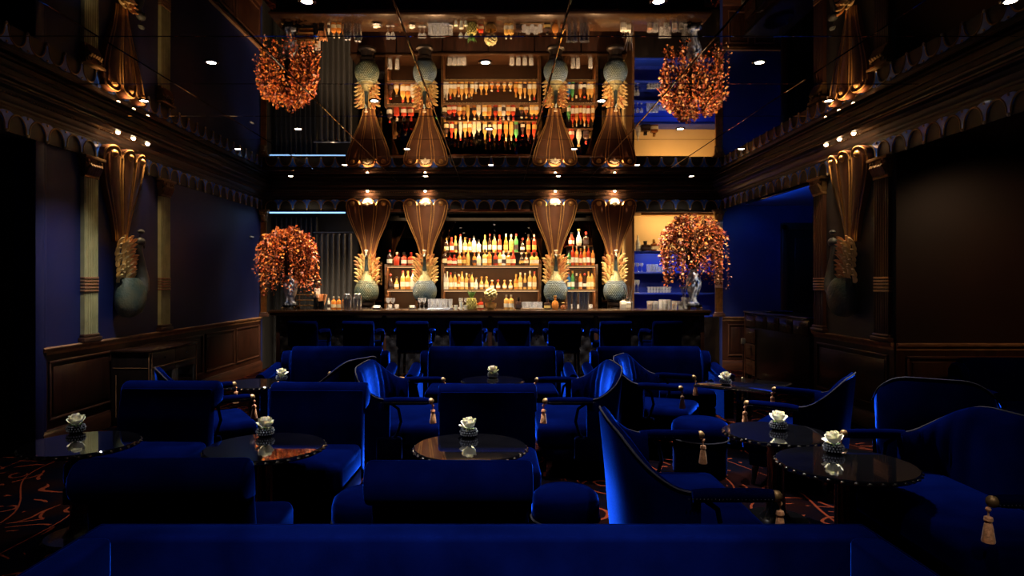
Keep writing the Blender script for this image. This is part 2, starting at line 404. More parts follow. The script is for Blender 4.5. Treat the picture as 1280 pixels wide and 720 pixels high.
for par, X, s in ((c1, XL, 1), (c3, XR, -1)):
    bead = MB()
    for i in range(170): bead.ball((X + s * .118, 5.0 + i * .04, 3.232), .010, 6)
    B('bead_row', bead, GILT_D, par, kind='stuff')
PITCH = .258
def lunette_mesh():
    mb = MB(); n = 14; r = .103; vs = [(0, -.004, -.02)]
    for i in range(n + 1):
        a = PI * i / n; vs.append((r * math.cos(a), -.004, .0 + r * math.sin(a) * 1.15))
    vs2 = [(p[0] * .93, -.012, p[2] * .93) for p in vs]
    mb.add(vs, [(0, i, i + 1) for i in range(1, n + 1)])
    return mb.mesh('lunette', FRIEZE, 0)
def rim_mesh():
    mb = MB(); pts = [(.108 * math.cos(PI * i / 14), -.012, .108 * 1.15 * math.sin(PI * i / 14)) for i in range(15)]
    pts = [(.108, -.012, -.03)] + pts + [(-.108, -.012, -.03)]
    mb.tube(pts, .0085, 6)
    return mb.mesh('arch_rim', mat('arch rim gilt', (.30, .20, .09), .4, .5, var=.2, vscale=20))
def spandrel_mesh():
    mb = MB(); P = [(-.085, .125), (-.045, .06), (-.026, .02), (-.007, -.03), (.007, -.03), (.026, .02), (.045, .06), (.085, .125), (.04, .14), (-.04, .14)]
    fr_ = [(x, -.014, z) for x, z in P]; bk = [(x, 0, z) for x, z in P]
    mb.loft([bk, fr_]); return mb.mesh('spandrel', TRIMBLUE, 30)
def drop_mesh():
    mb = MB(); mb.ball((0, -.014, -.034), .014, 8, sc=(1, 1, 1.3)); mb.ball((0, -.014, .125), .012, 8)
    return mb.mesh('drop', mat('pale gilt drop', (.6, .5, .34), .35, .4, var=.2))
LUN, RIM, SPA, DRO = lunette_mesh(), rim_mesh(), spandrel_mesh(), drop_mesh()
def frieze(name, M, L, off=0.0, x0=0.0):
    f = S(B(name, MB().b2((0, -.03, 2.925), (L, 0, 3.135)), CORN, smooth=0)); f.matrix_world = M
    n = int(L / PITCH)
    for i in range(n):
        x = off + (i + .5) * PITCH
        if x < x0: continue
        a = O('lunette', LUN, f, (x, -.03, 2.965)); O('arch_rim', RIM, a)
        b = O('spandrel', SPA, f, (x + PITCH / 2, -.03, 2.965)); O('drop', DRO, b)
    return f
def wallM(p, rz): return Matrix.Translation((*p, 0)) @ Matrix.Rotation(rz, 4, 'Z')
frieze('trim_5', wallM((XL, 0.0), PI / 2), YB, (YB % PITCH) / 2)
frieze('trim_6', wallM((XL, YB), 0), XR - XL, ((XR - XL) % PITCH) / 2)
frieze('trim_7', wallM((XR, YB), -PI / 2), YB, (YB % PITCH) / 2)

# ---------------------------------------------------------------- lamps
def ring_mesh():
    mb = MB(); mb.lathe([(.036, .0), (.055, -.004), (.058, .0), (.055, .004), (.036, .004)], 20); return mb.mesh('trim_ring', CHROME)
RING = ring_mesh()
LENM = MB().lathe([(0, .0), (.036, .0), (.036, .004), (0, .004)], 20).mesh('lens', LENS)
LENMS = MB().lathe([(0, -.03), (.012, -.027), (.021, -.016), (.023, 0), (.022, .004), (0, .004)], 16).mesh('lens', LENSW)
RINGS_ = MB().lathe([(.022, -.001), (.033, -.004), (.035, .002), (.022, .004)], 16).mesh('trim_ring', BRASS)
rows = [(-.40, 0), (.74, 1), (1.88, 0), (3.03, 1), (4.17, 0), (5.33, 1), (6.46, 0), (7.64, 1), (8.78, 0), (9.98, 1), (11.03, 0)]
place_x = {0: [(-3.5, 'by the left cornice'), (-1.22, 'left of the middle'), (1.03, 'right of the middle'), (3.28, 'by the right cornice')],
           1: [(-2.34, 'in the left half'), (-.1, 'on the centre line'), (2.14, 'in the right half')]}
DOWNS = {}
for k, (y, par) in enumerate(rows):
    for x, wx in place_x[par]:
        t = T('downlight', 'round recessed mirror ceiling downlight %s, %s row counted from the bar' % (wx, ORD[len(rows) - 1 - k]), 'downlight', (x, y, ZC - .004), 0, 'downlights in the mirror ceiling')
        O('trim_ring', RING, t); O('lens', LENM, t)
        e, rot, ang, c_ = DOWN_W, (0, 0, 0), 54, (1, .92, .84)
        if y < 1: e *= (2.4 if abs(x) < 1 else .25); rot = (math.radians(16), 0, 0)
        elif y < 2.5: e *= (.22 if abs(x) < 2 else .05); rot = (math.radians(18), 0, 0)
        elif y < 3.5: e *= (.30 if abs(x) < 1 else .02)
        elif y < 4.5: e *= .42
        elif y < 8.7 and not (x < -2 and y < 6): e *= 1.9; rot = (math.radians(-16), 0, 0)
        if x < -3 and y < 6: e *= .3
        elif x < -3 and y < 7: e *= .16; rot = (0, 0, 0); ang = 84
        if x > 3 and y < 5: e *= .35
        if 8.5 < y < 9 and abs(x) > 3: rot, ang, c_ = (math.radians(44), 0, math.radians(-4 if x < 0 else 6)), 50, (1, .80, .56); e *= .68   # gimbals turned to the bushes
        if 8.5 < y < 9 and abs(x) < 3: ang = 80; e *= 1.3
        if 9.5 < y < 10.5: e *= 1.5
        if y > 9.5: rot, ang, c_ = (math.radians(24 if y < 10.5 else 14), 0, 0), (84 if y < 10.5 else 118), (1, .78, .52)
        if y > 10.5: e *= .22 if abs(x) < 3 else .10
        light('downlight_beam', 'SPOT', (0, 0, -.012), e, c_, t, rot, spot_size=math.radians(ang), spot_blend=1.0 if y > 9.5 else .85, shadow_soft_size=.03)

t = T('downlight', 'added unseen warm downlight brightening the brown sofa alcove', 'downlight', (5.3, 5.0, 2.996), 0, 'downlights in the mirror ceiling')  # lamp added out of view to warm the alcove wall
O('trim_ring', RING, t); O('lens', LENM, t)
light('downlight_beam', 'SPOT', (0, 0, -.012), 95, (1, .56, .30), t, (math.radians(34), 0, 0), spot_size=math.radians(110), spot_blend=1, shadow_soft_size=.05)

FANS_B = [462, 533, 693, 766]
FYL = 7.42       # side fans
FYR = 7.47
def cornice_spot(loc, label, e, rot):
    t = T('cornice_spotlight', label, 'spotlight', loc, 0, 'small spotlights in the cornice')
    O('trim_ring', RINGS_, t); O('lens', LENMS, t)
    light('spot_beam', 'SPOT', (0, 0, -.036), e, (1, .66, .36), t, rot, spot_size=math.radians(95), spot_blend=.6, shadow_soft_size=.015)
nm = ['above the far left fan column', 'above the second fan column', 'above the third fan column', 'above the far right fan column']
for i, x in enumerate(FANS_B):
    cornice_spot((pxX(x, YB), YB - .20, 3.247), 'small glowing brass spotlight in the back cornice ' + nm[i], SPOT_W, (math.radians(0), 0, 0))
for side, X, s, Y0 in (('left', XL, 1, FYL), ('right', XR, -1, FYR)):
    for k, d in enumerate((-.3, 0, .3)):
        cornice_spot((X + s * .185, Y0 + d, 3.247), 'small brass spotlight over the %s wall peacock, %s of three to the bar' % (side, ('nearest', 'middle', 'farthest')[k] if False else ('first', 'second', 'third')[k]), SPOT_W * .025, (0, s * math.radians(4), 0))

# ---------------------------------------------------------------- fan columns with peacocks
def fan_hw(z):
    tb = [(3.12, .425), (3.075, .424), (2.94, .40), (2.8, .37), (2.64, .308), (2.49, .242), (2.345, .178), (2.14, .115), (2.0, .10)]
    for (a, p), (b, q) in zip(tb, tb[1:]):
        if b <= z <= a: return q + (p - q) * (z - b) / (a - b)
    return tb[0][1] if z > 3.1 else tb[-1][1]
def fan_o(z, s):
    k = max(0, (z - 2.05) / 1.05)
    lob = (s * 1.5 + 1.5) % 1.0
    return .04 + .055 * k ** 1.3 + .045 * (1 - s * s) + .022 * math.sin(PI * min(max(lob, 0), 1)) * (.35 + .65 * k)
def fan_mesh():
    mb = MB(); NS, NZ = 36, 22; rows_ = []
    for j in range(NZ + 1):
        row = []
        for i in range(NS + 1):
            s = -1 + 2 * i / NS
            lob = ((s + 1) * 1.5) % 1.0 if i < NS else 0
            ztop = 2.985 + .125 * math.sqrt(max(0, 1 - (2 * lob - 1) ** 2))
            z = 2.06 + (ztop - 2.06) * j / NZ
            row.append((s * fan_hw(z), -fan_o(z, s), z))
        rows_.append(row)
    back = [[(p[0], -.005, p[2]) for p in r] for r in rows_]
    vs = [p for r in rows_ for p in r]; n = NS + 1
    fs = [(j * n + i, j * n + i + 1, (j + 1) * n + i + 1, (j + 1) * n + i) for j in range(NZ) for i in range(NS)]
    mb.add(vs, fs)
    rim = [rows_[j][0] for j in range(NZ + 1)] + rows_[NZ][1:] + [rows_[NZ - j][-1] for j in range(1, NZ + 1)]
    rb = [(p[0], -.005, p[2]) for p in rim]
    mb.add(rim + rb, [(i, i + 1, len(rim) + i + 1, len(rim) + i) for i in range(len(rim) - 1)])
    return mb.mesh('fan', COPPER, 50)
FAN = fan_mesh()
RIBM = mat('gilt rib', (.55, .30, .10), .35, .5, var=.2, vscale=20)
def rib_meshes():
    out = []
    for s0 in (-.985, -.87, -.40, -.27, .27, .40, .87, .985):
        pts = []
        for j in range(21):
            z = 2.07 + (3.0 - 2.07) * j / 20; s = s0
            pts.append((s * fan_hw(z), -fan_o(z, s) - .004, z))
        out.append(MB().tube(pts, .0075, 6).mesh('rib', RIBM))
    # arched heads
    for c in (-.667, 0, .667):
        pts = []
        for i in range(13):
            a = PI * i / 12; s = c - .30 * math.cos(a); z = 2.985 + .112 * math.sin(a)
            pts.append((s * fan_hw(z), -fan_o(z, max(-1, min(1, s))) - .006, z))
        out.append(MB().tube(pts, .008, 6).mesh('arch_head', RIBM))
    return out
RIBS = rib_meshes()
BUT = MB().lathe([(0, .03), (.02, .027), (.034, .014), (.04, 0), (.048, -.004), (.05, -.012)], 16).mesh('boss', RIBM)
SHELLM = mat('cream shell boss', (.85, .72, .5), .4, .1, var=.15, vscale=20)
SHE = MB()
for i in range(9):
    a = PI * i / 8
    SHE.tube([(0, 0, 0), (.055 * math.cos(a), -.012, .055 * math.sin(a)), (.095 * math.cos(a), 0, .095 * math.sin(a))], [.006, .014, .008], 6)
SHE.ball((0, -.01, -.012), .02, 8, sc=(1, 1, 1.2))
SHE = SHE.mesh('shell_boss', SHELLM)
def feather_mesh(m):
    mb = MB(); rings = []
    for k in range(7):
        t = k / 6; w_ = .040 * (math.sin(PI * (.10 + .84 * t))) ** .6
        cz = .125 * t - .02 * t ** 3; cy = -.055 * t ** 1.8
        rings.append([(-w_, cy + .010, cz), (-w_ * .55, cy - .010, cz), (0, cy - .018, cz), (w_ * .55, cy - .010, cz), (w_, cy + .010, cz), (0, cy + .012, cz)])
    mb.loft(rings); return mb.mesh('feather', m, 50)
FEAM = [feather_mesh(FEA), feather_mesh(FEB)]
FEAS = [feather_mesh(mat('light-lifted gilt feather', (.95, .72, .34), .42, .15, var=.25, vscale=10)), feather_mesh(mat('light-lifted rose gilt feather', (.95, .50, .22), .42, .15, var=.25, vscale=10))]  # brighter copies of the feather gilt; missing light put into the colour
def peacock_body(M1):
    mb = MB()
    prof_ = [(0, 1.235), (.06, 1.24), (.12, 1.265), (.17, 1.31), (.20, 1.38), (.208, 1.45), (.195, 1.52), (.16, 1.585), (.12, 1.64)]
    vs = []; n = 28
    mb.lathe(prof_, n, (0, -.235, 0), sy=.92)
    # scale ridges: small raised leaflets in rows
    for j, z in enumerate([1.27 + .026 * q for q in range(14)]):
        rr = None
        for (r0, z0), (r1, z1) in zip(prof_, prof_[1:]):
            if z0 <= z <= z1: rr = r0 + (r1 - r0) * (z - z0) / (z1 - z0)
        for i in range(36):
            a = 2 * PI * (i + .5 * (j % 2)) / 36
            if math.sin(a) < .3: mb.ball(((rr - .006) * math.cos(a), -.235 + (rr - .006) * .92 * math.sin(a), z), .0165, 6, sc=(1, 1, 1.1))
    return mb.mesh('body', M1, 60)
BODY = [peacock_body(SCALE), peacock_body(SCALEB)]
CHE = MB().lathe([(.128, 1.60), (.115, 1.65), (.09, 1.70), (.066, 1.75), (.05, 1.80), (.042, 1.83)], 20, (0, -.245, 0), sy=.9).mesh('chest', CHEST, 60)
NEC = MB().tube([(0, -.25, 1.80), (0, -.262, 1.86), (0, -.268, 1.93), (0, -.272, 2.0), (0, -.285, 2.05)], [.043, .034, .028, .026, .022], 10).mesh('neck', NECKM)
HEA = MB().ball((0, -.30, 2.075), .033, 10, sc=(.9, 1.25, 1)); HEA.lathe([(.016, 0), (.010, .03), (0, .055)], 8, M=Matrix.Translation((0, -.335, 2.07)) @ Matrix.Rotation(PI / 2 + .35, 4, 'X'))
HEA = HEA.mesh('head', NECKM)
CRE = MB()
for i in range(5):
    a = (i - 2) * .22
    CRE.tube([(0, -.29, 2.10), (.05 * math.sin(a), -.285, 2.155)], .003, 5); CRE.ball((.052 * math.sin(a), -.284, 2.165), .012, 6)
CRE = CRE.mesh('crest', SHELLM)
def fan_and_bosses(t):
    f = O('fan', FAN, t)
    for me in RIBS: O('rib' if me.name.startswith('rib') else 'arch_head', me, f)
    return f
desc = ['nearest the grey curtain', 'left of the middle bottle shelves', 'right of the middle bottle shelves', 'beside the royal blue niche']
for i, x in enumerate(FANS_B):
    t = T('peacock_column', 'copper fan column with a gilt feathered peacock, ' + desc[i], 'peacock column', (pxX(x, YB), YB - .03, 0), 0, 'peacock fan columns behind the bar')
    B('backing_post', MB().b2((-.10, -.055, 1.04), (.10, .03, 2.9), bev=.01), EBONY, t)
    f = fan_and_bosses(t)
    for c in (-.667, .667): O('boss', BUT, f, (c * .41, -fan_o(3.0, c) - .004, 3.025), (PI / 2, 0, 0), label='domed copper boss')
    O('shell_boss', SHE, f, (0, -fan_o(2.98, 0) - .008, 3.0), label='pale shell boss')
    O('body', BODY[i % 2 if i < 2 else 1], t); O('chest', CHE, t); O('neck', NEC, t)
    h = O('head', HEA, t); O('crest', CRE, h)
    B('plinth', MB().lathe([(.16, 1.01), (.16, 1.05), (.12, 1.07), (.10, 1.17), (.13, 1.2), (.13, 1.24), (0, 1.245)], 20, (0, -.235, 0)), EBONY, t)
    for sgn in (-1, 1):
        for j in range(7):
            for k in range(3):
                z = 1.585 + j * .067 + .03 * (k % 2); xx = sgn * (.036 + k * .046 + .001 * j)
                o = O('feather', FEAM[0 if R.random() < .65 else 1], t, (xx, -.205 + .03 * k - .004 * j, z - .02 * k),
                      (R.gauss(.12, .06), sgn * (.16 + .18 * k) + R.gauss(0, .09), sgn * (.2 + .25 * k)), (R.uniform(.7, .9), 1.2, R.uniform(1.1, 1.3)))
def side_peacock(t, sg):
    f = fan_and_bosses(t)
    for c in (-.667, 0, .667): O('boss', BUT, f, (c * .41, -fan_o(3.0, c) - .004, 3.02), (PI / 2, 0, 0), label='domed copper boss')
    mb = MB(); n = 22
    # body: a lying egg in the plane of the wall, tail root above, breast towards the bar
    def ring(cx, cz, rx, ry, cy=-.13): return [(cx + rx * math.cos(2 * PI * i / n), cy - ry * math.sin(2 * PI * i / n), cz) for i in range(n)]
    rings = [ring(0, 1.20, .02, .02), ring(.005, 1.215, .09, .07), ring(.02, 1.255, .155, .11), ring(.035, 1.32, .20, .13), ring(.045, 1.40, .225, .14), ring(.05, 1.48, .225, .14), ring(.045, 1.55, .20, .13), ring(.02, 1.61, .16, .115), ring(.0, 1.65, .12, .09)]
    rings = [[(sg * p[0], p[1], p[2]) for p in r] for r in rings]
    mb.loft(rings)
    B('body', mb, SIDEB, t, smooth=60)
    P = [(.12, -.14, 1.46), (.23, -.145, 1.54), (.265, -.14, 1.65), (.245, -.14, 1.78), (.215, -.14, 1.90), (.195, -.14, 1.99), (.205, -.142, 2.055)]
    B('neck', MB().tube([(sg * a, b, c) for a, b, c in P], [.10, .095, .075, .055, .043, .038, .034], 12), SIDEN, t)
    hb = MB().ball((sg * .218, -.15, 2.075), .056, 12, sc=(1.25, .9, .95))
    hb.tube([(sg * .255, -.145, 2.07), (sg * .295, -.145, 2.04), (sg * .31, -.145, 2.0)], [.026, .017, .003], 8)
    h = B('head', hb, SIDEN, t)
    cb = MB()
    cb.tube([(sg * .21, -.145, 2.11), (sg * .215, -.145, 2.16)], .006, 6)
    cb.ball((sg * .235, -.145, 2.195), .046, 8, sc=(1.25, .7, .62))
    B('crest', cb, SIDEN, h)
    for j in range(8):
        for k in range(5):
            z = 1.60 + j * .058 + .025 * (k % 2); xx = sg * (-.15 + k * .062)
            O('feather', FEAS[0 if k < 3 else 1], t, (xx, -.10 - .03 * math.sin(PI * k / 4), z), (R.gauss(.1, .08), R.gauss(-.1 * sg + .15 * (k - 2) * sg, .1), R.gauss(0, .15)))
SIDEB = mat('dusky teal plumage', (.035, .085, .08), .5, .1, var=.5, vscale=7, col2=(.13, .13, .08), bump=.8, bscale=38)
SIDEN = mat('grey teal neck plumage', (.085, .10, .10), .5, .1, var=.3, vscale=9)
t = T('wall_peacock', 'gilt and teal peacock relief under a copper fan on the dark blue left wall', 'peacock sculpture', (XL, FYL, 0), PI / 2, 'wall peacocks'); side_peacock(t, 1)
t = T('wall_peacock', 'gilt and teal peacock relief under a copper fan on the slate grey right pier', 'peacock sculpture', (XR, FYR, 0), -PI / 2, 'wall peacocks'); side_peacock(t, -1)

# ---------------------------------------------------------------- pilasters
def pilaster(loc, rz, label, m, wd_=.23, z0=.975, capm=None, group='fluted pilasters'):
    t = T('pilaster', label, 'pilaster', (loc[0], loc[1], 0), rz, group)
    B('base', MB().b2((-wd_ / 2 - .04, -.07, z0), (wd_ / 2 + .04, 0, z0 + .05), bev=.006).b2((-wd_ / 2 - .02, -.06, z0 + .05), (wd_ / 2 + .02, 0, z0 + .085), bev=.012), WOODM, t)
    # fluted outline
    def outline():
        pts = [(-wd_ / 2, 0), (-wd_ / 2, -.045)]; nf = 6; g = wd_ / nf
        for i in range(nf):
            c = -wd_ / 2 + g * (i + .5)
            for a in range(7):
                an = PI * a / 6; pts.append((c - g * .38 * math.cos(an), -.045 + .016 * math.sin(an)))
        return pts + [(wd_ / 2, -.045), (wd_ / 2, 0)]
    o = outline(); zc = 2.70
    sh = MB().loft([[(x, y, z) for x, y in o] for z in (z0 + .085, zc)])
    B('shaft', sh, m, t, smooth=30)
    band = MB()
    for i in range(5): band.b2((-wd_ / 2 - .006, -.052, 1.50 + i * .034), (wd_ / 2 + .006, 0, 1.522 + i * .034), bev=.004)
    B('carved_band', band, BRASSW, t)
    cb = MB().b2((-wd_ / 2 - .01, -.055, zc), (wd_ / 2 + .01, 0, zc + .03), bev=.006)
    cb.b2((-wd_ / 2 - .06, -.10, 2.89), (wd_ / 2 + .06, 0, 2.925), bev=.008)
    cb.loft([[(-wd_ / 2, 0, zc + .03), (-wd_ / 2, -.05, zc + .03), (wd_ / 2, -.05, zc + .03), (wd_ / 2, 0, zc + .03)],
             [(-wd_ / 2 - .03, 0, 2.89), (-wd_ / 2 - .03, -.075, 2.89), (wd_ / 2 + .03, -.075, 2.89), (wd_ / 2 + .03, 0, 2.89)]])
    c = B('capital', cb, capm or GILT_D, t)
    for sx in (-1, 1):
        pts = [(sx * (wd_ / 2 - .03 + .001 * k) + sx * (.045 - .0018 * k) * math.cos(k * .55), -.085, 2.855 + (.04 - .0018 * k) * math.sin(k * .55)) for k in range(16)]
        B('volute', MB().tube(pts, .009, 6), GILT_D, c)
    for k in range(5):
        x = -wd_ / 2 + .03 + k * (wd_ - .06) / 4
        B('acanthus_leaf', MB().tube([(x, -.052, zc + .03), (x, -.075, zc + .09), (x, -.105, zc + .125), (x, -.115, zc + .11)], [.026, .03, .02, .006], 6), GILT_D, c)
    return t
pilaster((XL, 6.88), PI / 2, 'pale green gilt fluted pilaster on the blue left wall near the dark doorway', PIL)
pilaster((XL, 8.42), PI / 2, 'pale green gilt fluted pilaster on the left wall above the low cabinet', PIL)
pilaster((XR, 8.25), -PI / 2, 'brown fluted pilaster on the right pier beside the dark sideboard recess', PILW, .25)
pilaster((XR, 6.90), -PI / 2, 'brown fluted pilaster on the right pier at the sofa alcove corner', PILW, .25)
pilaster((XL + .07, YB - .0), 0, 'slim brass fluted pilaster at the left back corner behind the bush', BRASS, .10)
pilaster((pxX(898, YB), YB - .0), 0, 'slim brass fluted pilaster at the right back corner behind the bush', BRASS, .13)

# ---------------------------------------------------------------- bar counter
BX0, BX1, BY0, BY1, BZ = pxX(335, 9.8), pxX(890, 9.8), 9.8, 10.5, 1.18
bar = T('bar_counter', 'long dark wooden bar counter with diamond tufted front', 'bar counter', ((BX0 + BX1) / 2, 10.1, 0))
def BB(name, lo, hi, m, bev=0.006, lab=None):
    c = bar.location
    return B(name, MB().b2((lo[0] - c.x, lo[1] - c.y, lo[2]), (hi[0] - c.x, hi[1] - c.y, hi[2]), bev=bev), m, bar, label=lab)
BARTOP = wood('bar top wood', (.014, .006, .003), (.034, .015, .007), .2, 0)
BB('bar_top', (BX0, BY0, BZ - .045), (BX1, BY1, BZ), BARTOP, .012)
BB('nosing', (BX0 + .02, BY0 + .02, BZ - .08), (BX1 - .02, BY1 - .02, BZ - .045), WOODX, .01)
BB('carcass', (BX0 + .08, BY0 + .20, 0), (BX1 - .08, BY1 - .05, BZ - .08), EBONY, .01)
BB('kickboard', (BX0 + .06, BY0 + .17, 0), (BX1 - .06, BY0 + .2, .15), WOODX, .005)
for k in range(5):
    xx = BX0 + .10 + k * (BX1 - BX0 - .2) / 4
    BB('stile', (xx - .03, BY0 + .14, .15), (xx + .03, BY0 + .2, BZ - .08), WOODD, .008)
TUFT = mat('black tufted leather', (.010, .009, .010), .28, coat=.3, var=.3, vscale=10)
STUD = mat('bright stud', (.34, .30, .26), .25, 1, var=.2)
for k in range(4):
    x0 = BX0 + .13 + k * (BX1 - BX0 - .2) / 4; x1 = BX0 + .07 + (k + 1) * (BX1 - BX0 - .2) / 4
    nx, nz = 48, 24; vs = []; sx = (x1 - x0) / nx; st = MB(); cc = bar.location
    for j in range(nz + 1):
        for i in range(nx + 1):
            X = x0 + sx * i; Z = .2 + .86 * j / nz
            u, v_ = (i / 6.0 + j / 6.0), (i / 6.0 - j / 6.0)
            d = abs(math.sin(PI * u)) * abs(math.sin(PI * v_))
            vs.append((X - cc.x, BY0 + .185 - .035 * d ** .5 - cc.y, Z))
    tb = MB().add(vs, [(j * (nx + 1) + i, j * (nx + 1) + i + 1, (j + 1) * (nx + 1) + i + 1, (j + 1) * (nx + 1) + i) for j in range(nz) for i in range(nx)])
    p = B('tufted_panel', tb, TUFT, bar, smooth=60)
    for j in range(0, nz + 1, 3):
        for i in range((0 if (j // 3) % 2 == 0 else 3), nx + 1, 6):
            st.ball((x0 + sx * i - cc.x, BY0 + .178 - cc.y, .2 + .86 * j / nz), .009, 6)
    B('stud_field', st, STUD, p, kind='stuff')

# back bar: counter, shelf bays
YS0, YS1 = 12.05, 12.6
bb = T('back_bar', 'dark back bar cupboard running below the bottle shelves', 'back bar', (0, 12.3, 0))
X0b, X1b = pxX(438, 12.1), pxX(783, 12.1)
B('worktop', MB().b2((X0b, -.3, .97), (X1b, .52, 1.01), bev=.008), BARTOP, bb)
for k in range(6):
    a = X0b + k * (X1b - X0b) / 6
    d_ = B('door', MB().b2((a + .01, -.27, .1), (a + (X1b - X0b) / 6 - .01, -.24, .95), bev=.006), WOODD, bb)
    B('knob', MB().ball((a + .08, -.285, .6), .016, 8), BRASS, d_)
B('carcass', MB().b2((X0b, -.24, 0), (X1b, .52, .97)), EBONY, bb, smooth=0)
ms = S(B('wall_mirror', MB().b2((X0b, YN - .02, 1.01), (X1b, YN - .002, 2.95)), DMIRROR, smooth=0))
SHW = wood('shelf wood', (.05, .02, .008), (.10, .045, .018), .3, 0)
ZS1, ZS2 = pxZ(331.5, 12.1), pxZ(361.5, 12.1)
def bay(label, xa, xb):
    X0, X1 = pxX(xa, 12.1), pxX(xb, 12.1)
    t = T('bottle_shelf', label, 'shelf unit', ((X0 + X1) / 2, 12.1, 0), 0, 'bottle shelves of the back bar')
    h = (X1 - X0) / 2
    for z in (ZS1, ZS2):
        s_ = B('shelf', MB().b2((-h, 0, z - .035), (h, .5, z), bev=.004), SHW, t)
        B('brass_edge', MB().b2((-h, -.008, z - .03), (h, 0, z - .006)), GILT_D, s_, smooth=0)
        B('led_strip', MB().b2((-h + .03, .02, z - .041), (h - .03, .035, z - .0352)), LEDW, s_, smooth=0)
        l = light('shelf_lamp', 'AREA', (0, .10, z - .045), SHELF_W * h, (1, .60, .28), t, (math.radians(25), 0, 0), shape='RECTANGLE', size=2 * h - .06, size_y=.03)
    for s in (-1, 1):
        B('upright', MB().b2((s * h - .02, -.01, 1.01), (s * h + .02, .5, ZS1 + .02), bev=.004), SHW, t)
    B('back_panel', MB().b2((-h, .48, 1.01), (h, .5, ZS1)), mat('amber back panel', (.012, .005, .002), .6, var=.3, vscale=2, spec=.1), t, smooth=0)
    return X0, X1
bayL = bay('narrow bottle shelves between the two left peacock columns', 482, 521)
bayM = bay('wide middle bottle shelves with spirits in two tiers', 553, 675)
bayR = bay('narrow bottle shelves between the two right peacock columns', 707, 746)
# warm strips added out of sight behind the header to brighten the bottles
for x0, x1, e in ((pxX(553, 12), pxX(675, 12), 150), (pxX(484, 12), pxX(520, 12), 40), (pxX(707, 12), pxX(746, 12), 40)):
    t = T('added_header_strip', 'added warm strip light hidden behind the header above the %s' % {150: 'middle bottle shelves'}.get(e, 'left bottle shelves' if x1 < 0 else 'right bottle shelves'), 'strip light', ((x0 + x1) / 2, YB + .22, 3.07), 0, 'added strip lights hidden behind the header')
    B('housing', MB().b2((-(x1 - x0) / 2, -.03, -.03), ((x1 - x0) / 2, .03, .005), bev=.004), EBONY, t)
    B('baffle', MB().b2((-(x1 - x0) / 2, .10, -.14), ((x1 - x0) / 2, .115, .005)), EBONY, t, smooth=0)
    light('strip_beam', 'AREA', (0, .0, -.035), e, (1, .68, .36), t, (math.radians(18), 0, 0), shape='RECTANGLE', size=(x1 - x0), size_y=.04)

# ---------------------------------------------------------------- bottles
def prof_bottle(kind, r, h):
    if kind == 'tall': return [(0, 0), (r, 0), (r, h * .60), (r * .85, h * .67), (r * .38, h * .75), (r * .34, h * .93)]
    if kind == 'round': return [(0, 0), (r * .7, 0), (r, h * .16), (r, h * .38), (r * .75, h * .55), (r * .34, h * .64), (r * .32, h * .86)]
    if kind == 'square': return [(0, 0), (r, 0), (r, h * .58), (r * .8, h * .64), (r * .36, h * .68), (r * .36, h * .84)]
    if kind == 'slim': return [(0, 0), (r * .8, 0), (r * .8, h * .5), (r * .6, h * .62), (r * .3, h * .74), (r * .28, h * .95)]
    if kind == 'decanter': return [(0, 0), (r * .8, 0), (r * 1.0, h * .12), (r * .9, h * .4), (r * .45, h * .56), (r * .3, h * .66), (r * .36, h * .78)]
    return [(0, 0), (r, 0), (r * 1.02, h * .45), (r * .9, h * .58), (r * .4, h * .7), (r * .36, h * .9)]
BCACHE = {}
LW = {0: 'cream label', 1: 'white label', 2: 'dark label', 3: 'gold label'}
def bottle(kind, colr, r, h, loc, label, group, lab=0, cap=0, rz=0.0):
    key = (kind, colr, round(r, 3), round(h, 2), lab, cap)
    if key not in BCACHE:
        P = prof_bottle(kind, r, h); sq = .45 if kind == 'square' else 1.0; n = 12
        body = MB().lathe(P, n, sq=sq).mesh('glass_body', LIQM[colr], 40)
        lb = None
        if lab is not None:
            z0, z1 = (h * .14, h * .40)
            if kind == 'round': z0, z1 = h * .16, h * .36
            if kind == 'decanter': z0, z1 = h * .14, h * .36
            rr = max(p[0] for p in P) * (1.03 if kind != 'slim' else 1.03)
            lb = MB().lathe([(rr, z0), (rr, z1)], n, sq=sq, a0=-PI * .93, a1=-PI * .07).mesh('paper_label', PAPERL[lab], 40)
        zt = P[-1][1]; rc_ = P[-1][0] * 1.15
        if kind in ('round', 'decanter'): cp = MB().lathe([(rc_ * .8, zt - .004), (rc_ * 1.5, zt + h * .05), (rc_ * 1.3, zt + h * .11), (0, zt + h * .13)], 10).mesh('stopper', CAPM[cap])
        else: cp = MB().lathe([(rc_, zt - h * .06), (rc_, h), (0, h + .001)], 10).mesh('cap', CAPM[cap])
        BCACHE[key] = (body, lb, cp)
    body, lb, cp = BCACHE[key]
    t = T('bottle', label, 'bottle', loc, rz, group)
    O('glass_body', body, t)
    if lb: O('paper_label', lb, t)
    O('cap' if not kind in ('round', 'decanter') else 'stopper', cp, t)
    return t
KW = {'tall': 'tall', 'round': 'round', 'square': 'square', 'slim': 'slim', 'decanter': 'decanter shaped', 'std': 'plain'}
def row(xs, Y, z, hs, kinds, cols, where, group, r=.040, labs=None):
    for i, x in enumerate(xs):
        k = kinds[i % len(kinds)]; c = cols[i % len(cols)]; h = hs[i % len(hs)]
        lab = (labs[i % len(labs)] if labs else R.choice([0, 1, 1, 3, 2, 0]))
        bottle(k, c, r if not isinstance(r, list) else r[i % len(r)], h, (pxX(x, Y), Y, z), '%s %s bottle, %s from left %s' % (KW[k], c, ORD[i], where), group, lab, R.randrange(4), R.uniform(-.3, .3))
zm = lambda L, x0, s: [x0 + v / s for v in L]
MX = lambda L: zm(L, 545, 6.543)
